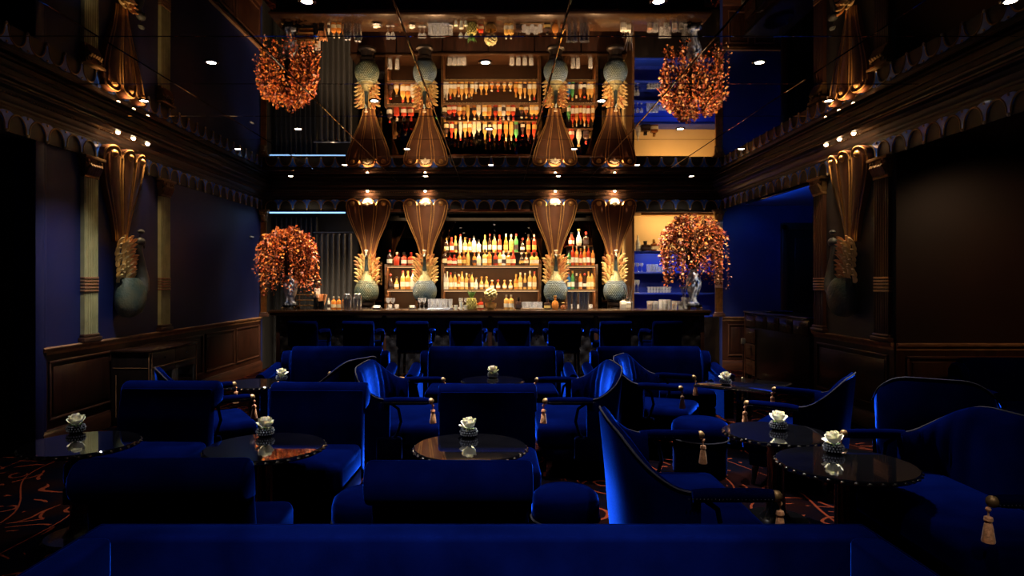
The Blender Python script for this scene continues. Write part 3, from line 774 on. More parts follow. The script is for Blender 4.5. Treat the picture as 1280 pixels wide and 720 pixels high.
# middle bay, raised rear tier
tier = T('bottle_riser', 'glass topped wooden riser step at the back of the middle top shelf', 'riser', ((bayM[0] + bayM[1]) / 2, 12.4, ZS1))
hh = (bayM[1] - bayM[0]) / 2 - .05
B('step', MB().b2((-hh, -.09, .235), (hh, .1, .255), bev=.003), SHW, tier); B('riser_board', MB().b2((-hh, -.07, 0), (hh, -.055, .235)), EBONY, tier, smooth=0)
for s in (-1, 1): B('side_board', MB().b2((s * hh - .01, -.055, 0), (s * hh + .01, .1, .235)), EBONY, tier, smooth=0)
g1 = 'bottles on the rear tier of the middle top shelf'
row(MX([85, 128, 160, 200, 238, 275, 310, 350, 400, 440, 478, 520, 572, 615, 655, 708, 755, 803]), 12.4, ZS1 + .255,
    [.27, .29, .31, .34, .28, .26, .31, .24, .33, .35, .34, .33, .35, .34, .35, .27, .34, .34], ['tall', 'std', 'slim', 'slim', 'std', 'tall', 'tall', 'square', 'std', 'slim', 'tall', 'tall', 'std', 'tall', 'tall', 'round', 'tall', 'tall'],
    ['dark', 'red', 'golden', 'clear', 'golden', 'amber', 'clear', 'clear', 'golden', 'dark', 'golden', 'red', 'amber', 'golden', 'green', 'dark', 'brown', 'red'], 'on the rear tier', g1, .041)
g2 = 'bottles at the front of the middle top shelf'
row(MX([72, 112, 150, 193, 228, 262, 315, 350, 400, 437, 487, 525, 552, 592, 632, 700, 738, 785, 822]), 12.16, ZS1,
    [.30, .22, .20, .26, .25, .31, .27, .26, .30, .29, .27, .28, .27, .27, .28, .24, .24, .24, .24], ['tall', 'square', 'square', 'std', 'std', 'slim', 'round', 'std', 'square', 'tall', 'std', 'tall', 'tall', 'square', 'std', 'round', 'round', 'square', 'square'],
    ['dark', 'red', 'red', 'amber', 'brown', 'golden', 'amber', 'clear', 'golden', 'amber', 'red', 'golden', 'clear', 'amber', 'red', 'dark', 'brown', 'golden', 'golden'], 'along the middle top shelf front', g2, .043)
g3 = 'bottles on the middle lower shelf'
row(MX([72, 92, 120, 155, 188, 212, 250, 272, 293, 328, 372, 413, 458, 508, 560, 610, 655, 690, 728, 768, 805]), 12.18, ZS2,
    [.33, .33, .31, .32, .28, .33, .30, .28, .31, .22, .24, .24, .19, .19, .19, .19, .28, .31, .30, .34, .33], ['slim', 'slim', 'tall', 'tall', 'round', 'tall', 'tall', 'std', 'tall', 'round', 'round', 'round', 'decanter', 'decanter', 'decanter', 'decanter', 'std', 'tall', 'slim', 'tall', 'tall'],
    ['clear', 'clear', 'golden', 'golden', 'amber', 'golden', 'golden', 'brown', 'golden', 'clear', 'golden', 'golden', 'amber', 'amber', 'golden', 'golden', 'amber', 'golden', 'golden', 'golden', 'golden'], 'on the middle lower shelf', g3, .040,
    [1, 1, 1, 1, 0, 1, 0, 2, 1, 1, 1, 0, 1, 1, 1, 1, 3, 0, 2, 1, 0])
row(zm([322, 365, 408, 450], 420, 4.8), 12.25, ZS1, [.29, .25, .25, .25], ['tall', 'square', 'square', 'square'], ['dark', 'red', 'red', 'red'], 'on the left bay top shelf', 'bottles on the left bay top shelf', .052, [1, None, 1, 0])
row(zm([328, 364, 402, 432, 462], 420, 4.8), 12.25, ZS2, [.29, .26, .34, .34, .34], ['round', 'decanter', 'tall', 'tall', 'tall'], ['dark', 'golden', 'golden', 'amber', 'clear'], 'on the left bay lower shelf', 'bottles on the left bay lower shelf', .048, [2, 1, 1, 1, 1])
RX = lambda L: zm(L, 670, 5.76)
t2 = T('bottle_riser', 'small wooden riser step at the back of the right bay top shelf', 'riser', ((bayR[0] + bayR[1]) / 2, 12.4, ZS1))
B('step', MB().b2((-.25, -.09, .36), (.25, .1, .375), bev=.003), SHW, t2); B('riser_board', MB().b2((-.25, -.07, 0), (.25, -.05, .36)), EBONY, t2, smooth=0)
row(RX([255, 308, 360]), 12.4, ZS1 + .375, [.26, .36, .27], ['std', 'decanter', 'square'], ['red', 'clear', 'dark'], 'on the right bay riser', 'bottles on the right bay riser', .055, [1, 1, 2])
row(RX([238, 265, 293, 322, 350, 378, 410]), 12.18, ZS1, [.27, .37, .36, .32, .36, .37, .33], ['tall', 'tall', 'tall', 'std', 'tall', 'tall', 'tall'], ['green', 'red', 'amber', 'red', 'amber', 'red', 'amber'], 'on the right bay top shelf', 'bottles on the right bay top shelf', .036, [1, 1, 1, 0, 1, 1, 0])
row(RX([235, 263, 292, 320, 350, 378, 402, 424]), 12.18, ZS2, [.32, .34, .30, .33, .30, .33, .34, .30], ['tall', 'tall', 'std', 'tall', 'round', 'tall', 'tall', 'std'], ['blue', 'green', 'dark', 'amber', 'dark', 'golden', 'golden', 'amber'], 'on the right bay lower shelf', 'bottles on the right bay lower shelf', .036, [0, 1, 2, 1, 1, 0, 0, 3])

# ---------------------------------------------------------------- glasses, shakers, things on the counters
TUMB = MB().lathe([(.0, .006), (.030, .006), (.036, .105), (.039, .105), (.034, 0), (0, 0)], 14).mesh('tumbler', CLEARG)
HIB = MB().lathe([(.0, .008), (.028, .008), (.033, .15), (.036, .15), (.031, 0), (0, 0)], 14).mesh('highball', CLEARG)
WINE = MB().lathe([(0, 0), (.032, 0), (.030, .004), (.005, .008), (.004, .085), (.02, .10), (.036, .13), (.034, .175), (.032, .175), (.034, .132), (.018, .104), (0, .1)], 14).mesh('stem_glass', CLEARG)
SHAK = MB().lathe([(0, 0), (.040, 0), (.046, .16), (.046, .165), (.030, .20), (.028, .235), (.010, .245), (0, .245)], 16).mesh('shaker', STEEL)
TIN = MB().lathe([(0, 0), (.036, 0), (.045, .17), (.042, .17), (.034, .01), (0, .01)], 16).mesh('mixing_tin', STEEL)
def solo(name, me, loc, label, cat, group=None, rz=0, sc=None): return tag(O(name, me, None, loc, (0, 0, rz), sc), label, cat, group)
YC = 10.16
for i, x in enumerate([625, 630, 635, 641, 645]): pass
for i, x in enumerate([537.5, 544, 550.5, 557, 563]):
    for j in range(2):
        if j == 1 and i > 2: continue
        solo('highball_glass', HIB, (pxX(x + j * 3, YC + j * .1), YC + j * .1, BZ + .012), 'clear highball glass, %s row, %s from left, on the steel tray' % (('front', 'rear')[j], ORD[i]), 'glass', 'highball glasses on the counter tray')
tray = T('glass_tray', 'flat steel tray holding highball glasses below the second peacock', 'tray', (pxX(548, YC), YC + .05, BZ), 0)
B('plate', MB().b2((-.17, -.12, 0), (.17, .12, .008), bev=.003), STEEL, tray); B('rim', MB().tube([(-.17, -.12, .01), (.17, -.12, .01), (.17, .12, .01), (-.17, .12, .01)], .005, 6, closed=True), STEEL, tray)
for x, d in ((432, 'left of the first peacock'), (436.5, 'second at the left end of the bar'), (444, 'shorter, left of the first peacock'), (448, 'just beside the first peacock')):
    solo('cocktail_shaker', SHAK, (pxX(x, YC), YC + R.uniform(-.04, .1), BZ), 'brushed steel cocktail shaker on the bar, ' + d, 'shaker', 'steel shakers on the bar')
for i, x in enumerate([711, 718.5, 727, 733]):
    solo('mixing_tin', TIN, (pxX(x, YC), YC, BZ), 'tall steel mixing tin on the bar, %s from left before the right bay' % ORD[i], 'mixing tin', 'steel mixing tins on the bar', sc=(1, 1, 1.6))
for i, x in enumerate([417, 423.5]):
    bottle('tall', 'amber', .038, .20, (pxX(x, YC), YC, BZ), 'small amber bottle with pale neck on the bar, %s of a pair near the curtain' % ('left', 'right')[i], 'amber bottles near the curtain', 0, 3)
for i, x in enumerate([633, 639]):
    bottle('tall', 'golden', .040, .23, (pxX(x, YC), YC, BZ), 'small golden bottle on the bar, %s of two right of the cream bloom' % ('left', 'right')[i], 'golden bottles on the bar', 1, 3)
bottle('square', 'dark', .045, .19, (pxX(648, YC), YC, BZ), 'short square dark bottle on the bar below the middle shelves', 'bar top bottles', 2, 0)
bottle('square', 'amber', .045, .15, (pxX(594, YC), YC, BZ), 'squat amber jar with cream label beside the pineapple', 'bar top bottles', 0, 3)
bottle('square', 'red', .042, .17, (pxX(601, YC), YC + .05, BZ), 'red square bottle between pineapple and cream bloom', 'bar top bottles', 0, 1)
bottle('round', 'amber', .055, .22, (pxX(694, YC), YC, BZ), 'round copper coloured carafe on the bar below the third peacock', 'bar top bottles', None, 1)
bottle('square', 'dark', .05, .16, (pxX(684, YC), YC, BZ), 'dark square jar on the bar left of the copper carafe', 'bar top bottles', 3, 0)
bottle('decanter', 'brown', .05, .12, (pxX(704, YC), YC, BZ), 'low brown decanter on the bar right of the copper carafe', 'bar top bottles', None, 1)
bottle('square', 'clear', .05, .20, (pxX(779, YC), YC, BZ), 'clear square bottle with white label near the blue niche', 'bar top bottles', 1, 0)
bottle('square', 'clear', .045, .17, (pxX(785.5, YC), YC + .05, BZ), 'second clear square bottle just beside the blue niche', 'bar top bottles', 1, 0)
bottle('slim', 'clear', .028, .20, (pxX(411, YC), YC, BZ), 'slim clear bottle with dark cap left of the amber pair', 'bar top bottles', 2, 0)
for i, x in enumerate([655, 660, 665, 670, 675]):
    solo('tumbler', TUMB, (pxX(x, YC), YC + (i % 2) * .08, BZ + .012), 'short clear tumbler on the wooden tray, %s from left' % ORD[i], 'glass', 'tumblers on the wooden tray')
tray = T('glass_tray', 'wooden tray with tumblers on the bar below the middle shelves', 'tray', (pxX(665, YC), YC + .04, BZ))
B('plate', MB().b2((-.18, -.11, 0), (.18, .11, .008), bev=.003), SHW, tray); B('rim', MB().tube([(-.18, -.11, .012), (.18, -.11, .012), (.18, .11, .012), (-.18, .11, .012)], .006, 6, closed=True), GILT_D, tray)
for i, (x, m_) in enumerate([(812, 'amber'), (819, 'dark'), (832, 'dark'), (843, 'amber'), (851, 'clear')]):
    t = T('cocktail_glass', '%s filled short glass on the bar before the blue shelves, %s from left' % (m_, ORD[i]), 'glass', (pxX(x, YC), YC, BZ), 0, 'filled glasses before the blue shelves')
    O('glass', TUMB, t, sc=(1.15, 1.15, 1.25)); B('drink', MB().lathe([(0, .009), (.034, .009), (.038, .085), (0, .085)], 12), LIQM[m_], t)
for i, x in enumerate([826, 831, 836]):
    solo('highball_glass', HIB, (pxX(x, YC + .15), YC + .15, BZ), 'clear highball glass behind the filled glasses, %s from left' % ORD[i], 'glass', 'glasses behind the filled glasses')
for i, x in enumerate([485, 491, 525, 530, 576, 583]):
    solo('stem_glass', WINE, (pxX(x, YC + .1), YC + .1, BZ), 'small clear stem glass on the bar, %s from left of all stem glasses' % ORD[i], 'glass', 'stem glasses on the bar')
# garnish boxes, ice bowl
for i, (x, w_, d) in enumerate(((471, .16, 'white lemon twists in a shallow dish below the first peacock'), (515, .12, 'pale citrus peel dish between the left peacocks'), (563, .10, 'cream peel dish right of the highball tray'))):
    t = T('garnish_dish', d, 'dish', (pxX(x, YC), YC, BZ), 0, 'garnish dishes on the bar')
    B('dish', MB().lathe([(0, .004), (w_ * .35, .004), (w_ * .5, .03), (w_ * .52, .03), (w_ * .36, 0), (0, 0)], 18), STEEL, t)
    for k in range(6):
        a = R.uniform(0, 6.28); B('peel', MB().tube([(w_ * .3 * math.cos(a), w_ * .3 * math.sin(a), .02), (w_ * .1 * math.cos(a + .8), w_ * .1 * math.sin(a + .8), .055), (w_ * .35 * math.cos(a + 1.8), w_ * .3 * math.sin(a + 1.8), .05)], .010, 5), ROSE, t)
t = T('salt_cups', 'row of small cream cups left of the pineapple', 'cups', (pxX(576, YC), YC - .08, BZ)); C.objects.unlink(t); bpy.data.objects.remove(t)
CUP = MB().lathe([(0, 0), (.020, 0), (.034, .06), (.031, .06), (.018, .006), (0, .006)], 14).mesh('cream_cup', ROSE)
for i, x in enumerate([570, 576.5, 582]):
    solo('cream_cup', CUP, (pxX(x, YC - .12), YC - .12, BZ), 'small cream cup left of the pineapple, %s of three' % ORD[i], 'cup', 'cream cups on the bar', sc=(1, 1, 1.2 if i != 1 else 1.9))
# pineapple-like fruit plant
t = T('pineapple', 'green and gold pineapple with leafy crown standing on the bar', 'pineapple', (pxX(589.5, YC), YC - .05, BZ))
mb = MB().lathe([(0, 0), (.05, .005), (.068, .06), (.068, .12), (.05, .17), (0, .185)], 14)
for j in range(6):
    for i in range(10):
        a = 2 * PI * (i + .5 * (j % 2)) / 10; z = .025 + j * .027; r_ = .066 if 0 < j < 5 else .058
        mb.ball((r_ * math.cos(a), r_ * math.sin(a), z), .018, 6)
B('fruit', mb, mat('pineapple skin', (.55, .48, .14), .5, var=.4, vscale=40), t)
for k in range(16):
    a = k * 2.4; l = .13 - .003 * k; sp = .075 - .0035 * k
    B('crown_leaf', MB().tube([(0, 0, .175), (sp * .6 * math.cos(a), sp * .6 * math.sin(a), .175 + l * .5), (sp * 1.1 * math.cos(a), sp * 1.1 * math.sin(a), .175 + l)], [.012, .011, .001], 5), LEAFG, t)
# cream bloom
def bloom(par, c, r, m, n=46):
    mb = MB(); mb.ball(c, r * .72, 12)
    for k in range(n):
        z = 1 - 2 * (k + .5) / n; a = k * 2.39996; q = math.sqrt(1 - z * z)
        d = Vector((q * math.cos(a), q * math.sin(a), z))
        M = Matrix.Translation(Vector(c) + d * r * .75) @ d.to_track_quat('Z', 'Y').to_matrix().to_4x4() @ Matrix.Rotation(R.uniform(0, 6), 4, 'Z')
        mb.ball((0, 0, 0), r * .34, 6, M=M, sc=(1, .55, .75))
    return B('bloom', mb, m, par, smooth=60)
t = T('hydrangea', 'large cream hydrangea bloom in a gold bowl on the bar', 'flower', (pxX(613.5, YC), YC, BZ))
bloom(t, (0, 0, .235), .105, mat('cream hydrangea petal', (.85, .72, .36), .6, var=.15, vscale=40))
B('stem', MB().tube([(0, 0, .05), (0, 0, .16)], .01, 6), LEAFG, t)
B('bowl', MB().lathe([(0, 0), (.05, 0), (.085, .05), (.09, .10), (.082, .10), (.06, .03), (0, .015)], 18), GOLD, t)
# bar left end: straw holder, tins, tray rack
t = T('straw_holder', 'black cup full of peach coloured straws at the left of the bar', 'straw holder', (pxX(402, YC), YC, BZ))
B('cup', MB().lathe([(0, 0), (.042, 0), (.045, .13), (.04, .13), (.038, .01), (0, .01)], 16), LACQ, t)
STR = MB().tube([(0, 0, .02), (0, 0, .24)], .006, 5).mesh('straw', mat('peach straw', (.75, .33, .13), .5, var=.15))
for k in range(22):
    a = R.uniform(0, 6.28); r_ = R.uniform(.0, .025); O('straw', STR, t, (r_ * math.cos(a), r_ * math.sin(a), 0), (R.uniform(-.22, .22), R.uniform(-.28, .28), 0))
t = T('black_canister', 'black canister with steel lid beside the straw cup', 'canister', (pxX(394.5, YC), YC, BZ))
B('can', MB().lathe([(0, 0), (.036, 0), (.036, .19), (0, .19)], 16), LACQ, t); B('lid', MB().lathe([(.038, .185), (.038, .21), (0, .212)], 16), STEEL, t)
t = T('card_holder', 'small upright framed card on the bar behind the straw cup', 'card', (pxX(397, YC + .2), YC + .2, BZ))
B('frame', MB().b2((-.055, -.01, 0), (.055, .01, .34), bev=.004), LACQ, t); B('card', MB().b2((-.043, -.013, .18), (.043, -.0105, .33)), WHITE, t, smooth=0)
t = T('serving_rack', 'low tiered wooden serving rack with brass trays by the left vase', 'rack', (pxX(384, YC + .15), YC + .15, BZ))
for k in range(3):
    B('tray', MB().b2((-.16, -.1, .05 + k * .085), (.16, .1, .062 + k * .085), bev=.003), BRASS, t)
for sx in (-1, 1):
    for sy in (-1, 1): B('post', MB().b2((sx * .155 - .008, sy * .095 - .008, 0), (sx * .155 + .008, sy * .095 + .008, .27)), SHW, t, smooth=0)
t = T('ice_bucket', 'clear ice jug with long spoons beside the right vase', 'jug', (pxX(858, YC), YC + .05, BZ))
B('jug', MB().lathe([(0, .006), (.05, .006), (.065, .14), (.07, .19), (.066, .19), (.055, .1), (.044, .0), (0, 0)], 18), CLEARG, t)
for k in range(3): B('spoon', MB().tube([(0, 0, .02), (-.06 + .03 * k, .02, .33)], .006, 6).ball((-.062 + .03 * k, .02, .34), .016, 8, sc=(1, .4, 1.4)), STEEL, t)
t = T('tool_jar', 'steel jar of long bar spoons beside the fourth peacock', 'jar', (pxX(790, YC), YC + .12, BZ))
B('jar', MB().lathe([(0, 0), (.042, 0), (.045, .12), (.041, .12), (.038, .01), (0, .01)], 16), STEEL, t)
for k in range(4): B('spoon', MB().tube([(0, 0, .02), (-.11 + .05 * k, .03 * (k % 2), .36)], .006, 6), STEEL, t)
# low things on the back bar worktop
for i, (x, g) in enumerate([(487, 'h'), (496, 'h'), (562, 't'), (568, 't'), (574, 't'), (580, 't'), (640, 't'), (648, 't'), (656, 't'), (664, 't'), (716, 'h'), (722, 'h'), (738, 'h')]):
    solo('back_bar_glass', HIB if g == 'h' else TUMB, (pxX(x, 12.2), 12.2, 1.01), 'clear glass on the back bar worktop, %s from the left' % ORD[i], 'glass', 'glasses on the back bar worktop', sc=(1.2, 1.2, 1.2))

# ---------------------------------------------------------------- right niche: blue shelves, cream wall
NX0, NX1 = pxX(791, 12.3), 4.25
nic = S(B('wall_niche', MB().b2((NX0 - .1, 12.78, 0), (4.6, YN - .002, 2.95)), CREAM, smooth=0))
B('side_cheek', MB().b2((NX0 - .07, YB + .12, 0), (NX0 - .03, 12.78, 2.95)), SHW, nic, smooth=0)
B('side_cheek', MB().b2((4.35, YB + .12, 0), (4.39, 12.78, 2.95)), CREAM, nic, smooth=0)
B('soffit', MB().b2((NX0 - .1, YB + .12, 2.9), (4.4, 12.78, 2.94)), CREAM, nic, smooth=0)
t = T('blue_shelf_unit', 'royal blue open shelf unit in the right niche', 'shelf unit', ((NX0 + 4.3) / 2, 12.55, 0))
hw = (4.3 - NX0) / 2
B('back_board', MB().b2((-hw, .19, 0), (hw, .21, pxZ(313.5, 12.4))), SHELFBLUE, t, smooth=0)
ZB = [pxZ(313.5, 12.35), pxZ(340, 12.35), pxZ(366, 12.35), .98]
for z in ZB: B('shelf', MB().b2((-hw, -.2, z - .035), (hw, .19, z), bev=.003), SHELFBLUE, t)
for s in (-1, 1): B('upright', MB().b2((s * hw - .015, -.2, .98), (s * hw + .015, .2, ZB[0] - .035)), SHELFBLUE, t, smooth=0)
B('cupboard_front', MB().b2((-hw, -.2, .05), (hw, -.18, .94), bev=.004), EBONY, t)
YK = 12.45
bottle('slim', 'clear', .055, .30, (pxX(797.5, YK), YK, ZB[0]), 'white labelled slim bottle on top of the blue shelf unit', 'bottles on the blue unit', 1, 3)
bottle('square', 'dark', .09, .19, (pxX(806.5, YK), YK, ZB[0]), 'squat dark square bottle on top of the blue shelf unit', 'bottles on the blue unit', 2, 0)
bottle('square', 'brown', .07, .22, (pxX(817.5, YK), YK, ZB[0]), 'brown square bottle with cream label on the blue shelf unit', 'bottles on the blue unit', 0, 1)
for i, x in enumerate([792, 797, 802]): solo('stem_glass', WINE, (pxX(x, YK), YK, ZB[1]), 'clear stem glass on the upper blue shelf, %s from left' % ORD[i], 'glass', 'stem glasses on the upper blue shelf')
for i, x in enumerate([810, 813.5, 817, 820.5, 825, 829, 833, 837]): solo('highball_glass', HIB if i < 4 else TUMB, (pxX(x, YK), YK, ZB[1]), 'clear glass on the upper blue shelf right of the stem glasses, %s from left' % ORD[i], 'glass', 'tumblers on the upper blue shelf')
CUPS = MB().lathe([(0, 0), (.022, 0), (.04, .055), (.037, .055), (.02, .006), (0, .006)], 12).mesh('coffee_cup', mat('pale china', (.55, .58, .66), .25, coat=.4, var=.06))
for j in range(2):
    for i in range(8): solo('coffee_cup', CUPS, (pxX(811 + i * 3.7, YK), YK, ZB[2] + .058 * j), 'pale china cup on the lower blue shelf, %s from left in the %s layer' % (ORD[i], ('bottom', 'top')[j]), 'cup', 'cups on the lower blue shelf')
for i, x in enumerate([793.5, 797.5]): solo('stem_glass', WINE, (pxX(x, YK), YK, ZB[2]), 'stem glass on the lower blue shelf, %s of two' % ('left', 'right')[i], 'glass', 'stem glasses on the lower blue shelf', sc=(1, 1, 1.4))
t = T('niche_lamp', 'warm lamp strip at the top of the cream niche', 'strip light', ((NX0 + 4.25) / 2, 12.25, 2.895))
B('housing', MB().b2((-.7, -.03, -.03), (.7, .03, .004), bev=.004), BRASS, t)
light('niche_beam', 'AREA', (0, 0, -.035), 15, (1, .66, .30), t, (math.radians(50), 0, 0), shape='RECTANGLE', size=1.3, size_y=.05)
t = T('shelf_lamp_blue', 'thin blue lamp strip below the top of the blue shelf unit', 'strip light', ((NX0 + 4.25) / 2, 12.37, ZB[0] - .036))
B('housing', MB().b2((-.7, -.01, -.012), (.7, .01, 0)), LACQ, t, smooth=0)
light('blue_shelf_beam', 'AREA', (0, -.0, -.016), 5, (.45, .6, 1), t, (math.radians(20), 0, 0), shape='RECTANGLE', size=1.3, size_y=.02)

# ---------------------------------------------------------------- left niche: led strip, curtain
LX0, LX1 = XL + .08, pxX(434, 12)
t = T('led_strip_light', 'thin bluish led strip under the header at the left of the bar', 'strip light', ((LX0 + LX1) / 2 + .03, YB + .03, 2.865))
B('strip', MB().b2((-(LX1 - LX0) / 2 + .05, -.01, 0), ((LX1 - LX0) / 2 - .05, .01, .022)), LEDB, t, smooth=0)
B('clip_rail', MB().b2((-(LX1 - LX0) / 2 + .05, -.015, .022), ((LX1 - LX0) / 2 - .05, .02, .027)), EBONY, t, smooth=0)
light('led_beam', 'AREA', (0, 0, -.01), 2.2, (.3, .5, 1), t, (0, 0, 0), shape='RECTANGLE', size=1.3, size_y=.02)
S(B('wall_left_niche', MB().b2((XL - .1, YB + .1, 0), (XL, YN, 2.95)), BLACKWALL, smooth=0))
def curtain(label, x0, x1, Y, z0, z1, m, folds, amp, rz=0, loc=None):
    mb = MB(); n = folds * 10; rings = []
    for k in range(9):
        z = z0 + (z1 - z0) * k / 8; r_ = []
        for i in range(n + 1):
            x = x0 + (x1 - x0) * i / n
            r_.append((x, Y + amp * math.sin(2 * PI * folds * i / n) + .3 * amp * math.sin(3.1 * i * folds / n * 2 + k * .08), z))
        for i in range(n, -1, -1):
            q = r_[i]; r_.append((q[0], q[1] + .01, q[2]))
        rings.append(r_)
    mb.loft(rings)
    return mb
t = T('curtain', 'pleated grey velvet curtain hanging left of the first peacock column', 'curtain', (0, 12.35, 0))
B('drape', curtain('', pxX(398, 12.35), pxX(440, 12.35), 0, 0.02, pxZ(292, 12.35), CURT, 6, .035), CURT, t, smooth=60)
B('rail', MB().tube([(pxX(392, 12.35), 0, pxZ(291, 12.35)), (pxX(441, 12.35), 0, pxZ(291, 12.35))], .02, 8), EBONY, t)
t = T('curtain', 'black pleated drape behind the orange bush at the bar left end', 'curtain', (0, 12.5, 0))
B('drape', curtain('', XL + .03, pxX(397, 12.5), 0, 0.02, 2.85, CURTD, 9, .03), CURTD, t, smooth=60)
B('rail', MB().tube([(XL + .02, 0, 2.86), (pxX(397, 12.5), 0, 2.86)], .02, 8), EBONY, t)

# ---------------------------------------------------------------- the copper bushes
def leaf_geo(r):
    return [(0, 0, 0), (-.5 * r, .5 * r, .10 * r), (0, .55 * r, -.06 * r), (.5 * r, .5 * r, .10 * r), (-.38 * r, 1.0 * r, .0), (0, 1.05 * r, -.12 * r), (.38 * r, 1.0 * r, .0), (0, 1.55 * r, -.25 * r)]
LEAF_F = [(0, 2, 1), (0, 3, 2), (1, 2, 5, 4), (2, 3, 6, 5), (4, 5, 7), (5, 6, 7)]
def bush(name_label, x0, x1, ytop, ybot, vx, Y, vase_top, seed, share, vprof, stand):
    rr = random.Random(seed); Xc = pxX((x0 + x1) / 2, Y); W = (x1 - x0) / 2 / F * Y; zt = pxZ(ytop, Y); zb = pxZ(ybot, Y)
    t = T('copper_bush', name_label, 'plant', (pxX(vx, Y), Y, BZ), 0, 'copper leaf bushes in porcelain vases')
    ox = pxX(vx, Y)
    v = B('vase', MB().lathe(vprof, 24, (0, 0, .07)), PORC, t)
    st = MB().lathe([(0, .03), (.12, .03), (.13, .045), (.125, .07), (0, .07)], 20); B('stand_top', st, LACQ, t)
    for k in range(4):
        a = PI / 4 + k * PI / 2; B('stand_foot', MB().tube([(.09 * math.cos(a), .09 * math.sin(a), .04), (.14 * math.cos(a), .14 * math.sin(a), .02), (.12 * math.cos(a), .12 * math.sin(a), .0)], [.016, .018, .014], 6), GILT_D, t)
    stems = MB(); lv = [MB() for _ in LEAVES]
    zv = vase_top
    def put(p, d, r_):
        k = rr.choices(range(4), share)[0]
        q = d.to_track_quat('Y', 'Z').to_matrix().to_4x4()
        M = Matrix.Translation(p) @ q @ Matrix.Rotation(rr.uniform(-1.2, 1.2), 4, 'Y') @ Matrix.Rotation(rr.uniform(-.5, .7), 4, 'X')
        lv[k].add(leaf_geo(r_), LEAF_F, M)
    nst = 150
    for s in range(nst):
        a = rr.uniform(0, 2 * PI); rad = rr.uniform(.04, 1) ** .42
        tx, ty = rad * math.cos(a) * W * .93, rad * math.sin(a) * W * .80
        top = Vector((Xc - ox + tx, ty, zt - BZ - .03 - .30 * rad ** 2.5 + rr.gauss(0, .03)))
        drop = rr.uniform(.35, 1.05) * (top.z - (zb - BZ)) * min(1, .3 + .85 * rad)
        if ty < 0 and abs(tx + Xc - ox) < .13: drop *= .8
        end = Vector((top.x * .98 + rr.gauss(0, .035), top.y * 1.05 + rr.gauss(0, .03), max(top.z - drop, zb - BZ - .02 + rr.uniform(0, .1))))
        root = Vector((0, 0, zv - .02))
        mid = Vector((top.x * .55, top.y * .55, (root.z + top.z) / 2 + .1))
        pts = [root, mid, top, (top * .55 + end * .45) + Vector((top.x * .05, top.y * .05, 0)), end]
        stems.tube(pts, [.004, .004, .003, .002, .0015], 4)
        L = (end - top).length; n = int(12 + L * 52)
        for i in range(n):
            u = i / n
            if u < .22: p = mid.lerp(top, .5 + u / .44); d = (top - mid)
            else:
                w_ = (u - .22) / .78; p = top.lerp(end, w_) + Vector((top.x * .06, top.y * .06, 0)) * math.sin(PI * w_); d = (end - top)
            d = d.normalized() if d.length > 1e-5 else Vector((0, 0, 1))
            out = Vector((rr.gauss(0, 1), rr.gauss(0, 1), rr.gauss(.1, .6))) + Vector((top.x, top.y, 0)) * 1.5
            put(p + Vector((rr.gauss(0, .018), rr.gauss(0, .018), rr.gauss(0, .015))), (d * .5 + out.normalized()).normalized(), rr.uniform(.022, .036) * (1.2 if u < .35 else .95))
    B('stems', stems, STEMM, t, kind='stuff')
    for k, m_ in enumerate(lv): B('foliage', m_, LEAVES[k], t, smooth=0, kind='stuff')
VP1 = [(0, 0), (.085, 0), (.09, .03), (.065, .06), (.075, .12), (.105, .22), (.11, .30), (.08, .38), (.06, .42), (.075, .45), (.06, .45), (.05, .40), (0, .39)]
VP2 = [(0, 0), (.085, 0), (.09, .02), (.055, .05), (.05, .09), (.08, .16), (.115, .28), (.12, .37), (.09, .46), (.06, .52), (.08, .56), (.066, .56), (.05, .5), (0, .48)]
bush('bushy orange and russet copper leaves cascading from a porcelain vase near the grey curtain', 321, 396, 283, 372, 363, 10.2, .45, 3, (40, 24, 34, 4), VP1, 0)
bush('bushy brown and copper leaves cascading from a tall porcelain vase before the blue shelves', 825, 908, 268, 362, 867, 10.2, .55, 5, (28, 10, 42, 22), VP2, 0)

# ---------------------------------------------------------------- bar stools
def bar_stool_parts():
    P = {}
    prof_ = [(.17, .70), (.185, .95), (.19, 1.0)]
    for k in range(9):
        a = PI - k * PI * 1.25 / 8; prof_.append((.235 + .045 * math.cos(a), 1.02 + .04 * math.sin(a)))
    prof_ += [(.235, .97), (.235, .70)]
    P['backrest'] = MB().prism_x(prof_, -.225, .225, .02).mesh('backrest', VELVET, 50)
    P['back_pad'] = MB().b2((-.20, .145, .72), (.20, .185, .99), bev=.018).mesh('back_pad', VELVET, 50)
    P['seat'] = MB().b2((-.22, -.22, .66), (.22, .20, .76), bev=.03, seg=3).mesh('seat', VELVET, 50)
    P['seat_frame'] = MB().b2((-.215, -.215, .60), (.215, .22, .66), bev=.008).mesh('seat_frame', LACQ)
    for s, nme in ((-1, 'a'), (1, 'b')):
        P['arm' + nme] = MB().tube([(s * .225, .19, .90), (s * .25, .10, .92), (s * .255, -.04, .91), (s * .25, -.09, .84), (s * .235, -.10, .74)], [.03, .034, .036, .032, .024], 10).mesh('arm', VELVET)
    P['foot_ring'] = MB().tube([(-.2, -.2, .26), (.2, -.2, .26), (.2, .2, .26), (-.2, .2, .26)], .012, 8, closed=True).mesh('footrest', BRASS)
    P['leg'] = [MB().tube([(sx * .19, sy * .19, .61), (sx * .21, sy * .21, 0)], [.022, .014], 8).mesh('leg', LACQ) for sx in (-1, 1) for sy in (-1, 1)]
    nl = MB()
    for s in (-1, 1):
        for k in range(26): nl.ball((s * .226, .215, .71 + k * .011), .004, 5)
    P['nail'] = nl.mesh('nailhead_trim', CHROME)
    return P
BS = bar_stool_parts()
SX = [388, 455, 519, 584, 642, 704, 763, 824]; SRZ = [-.22, -.16, -.06, -.03, .0, .0, .16, .28]
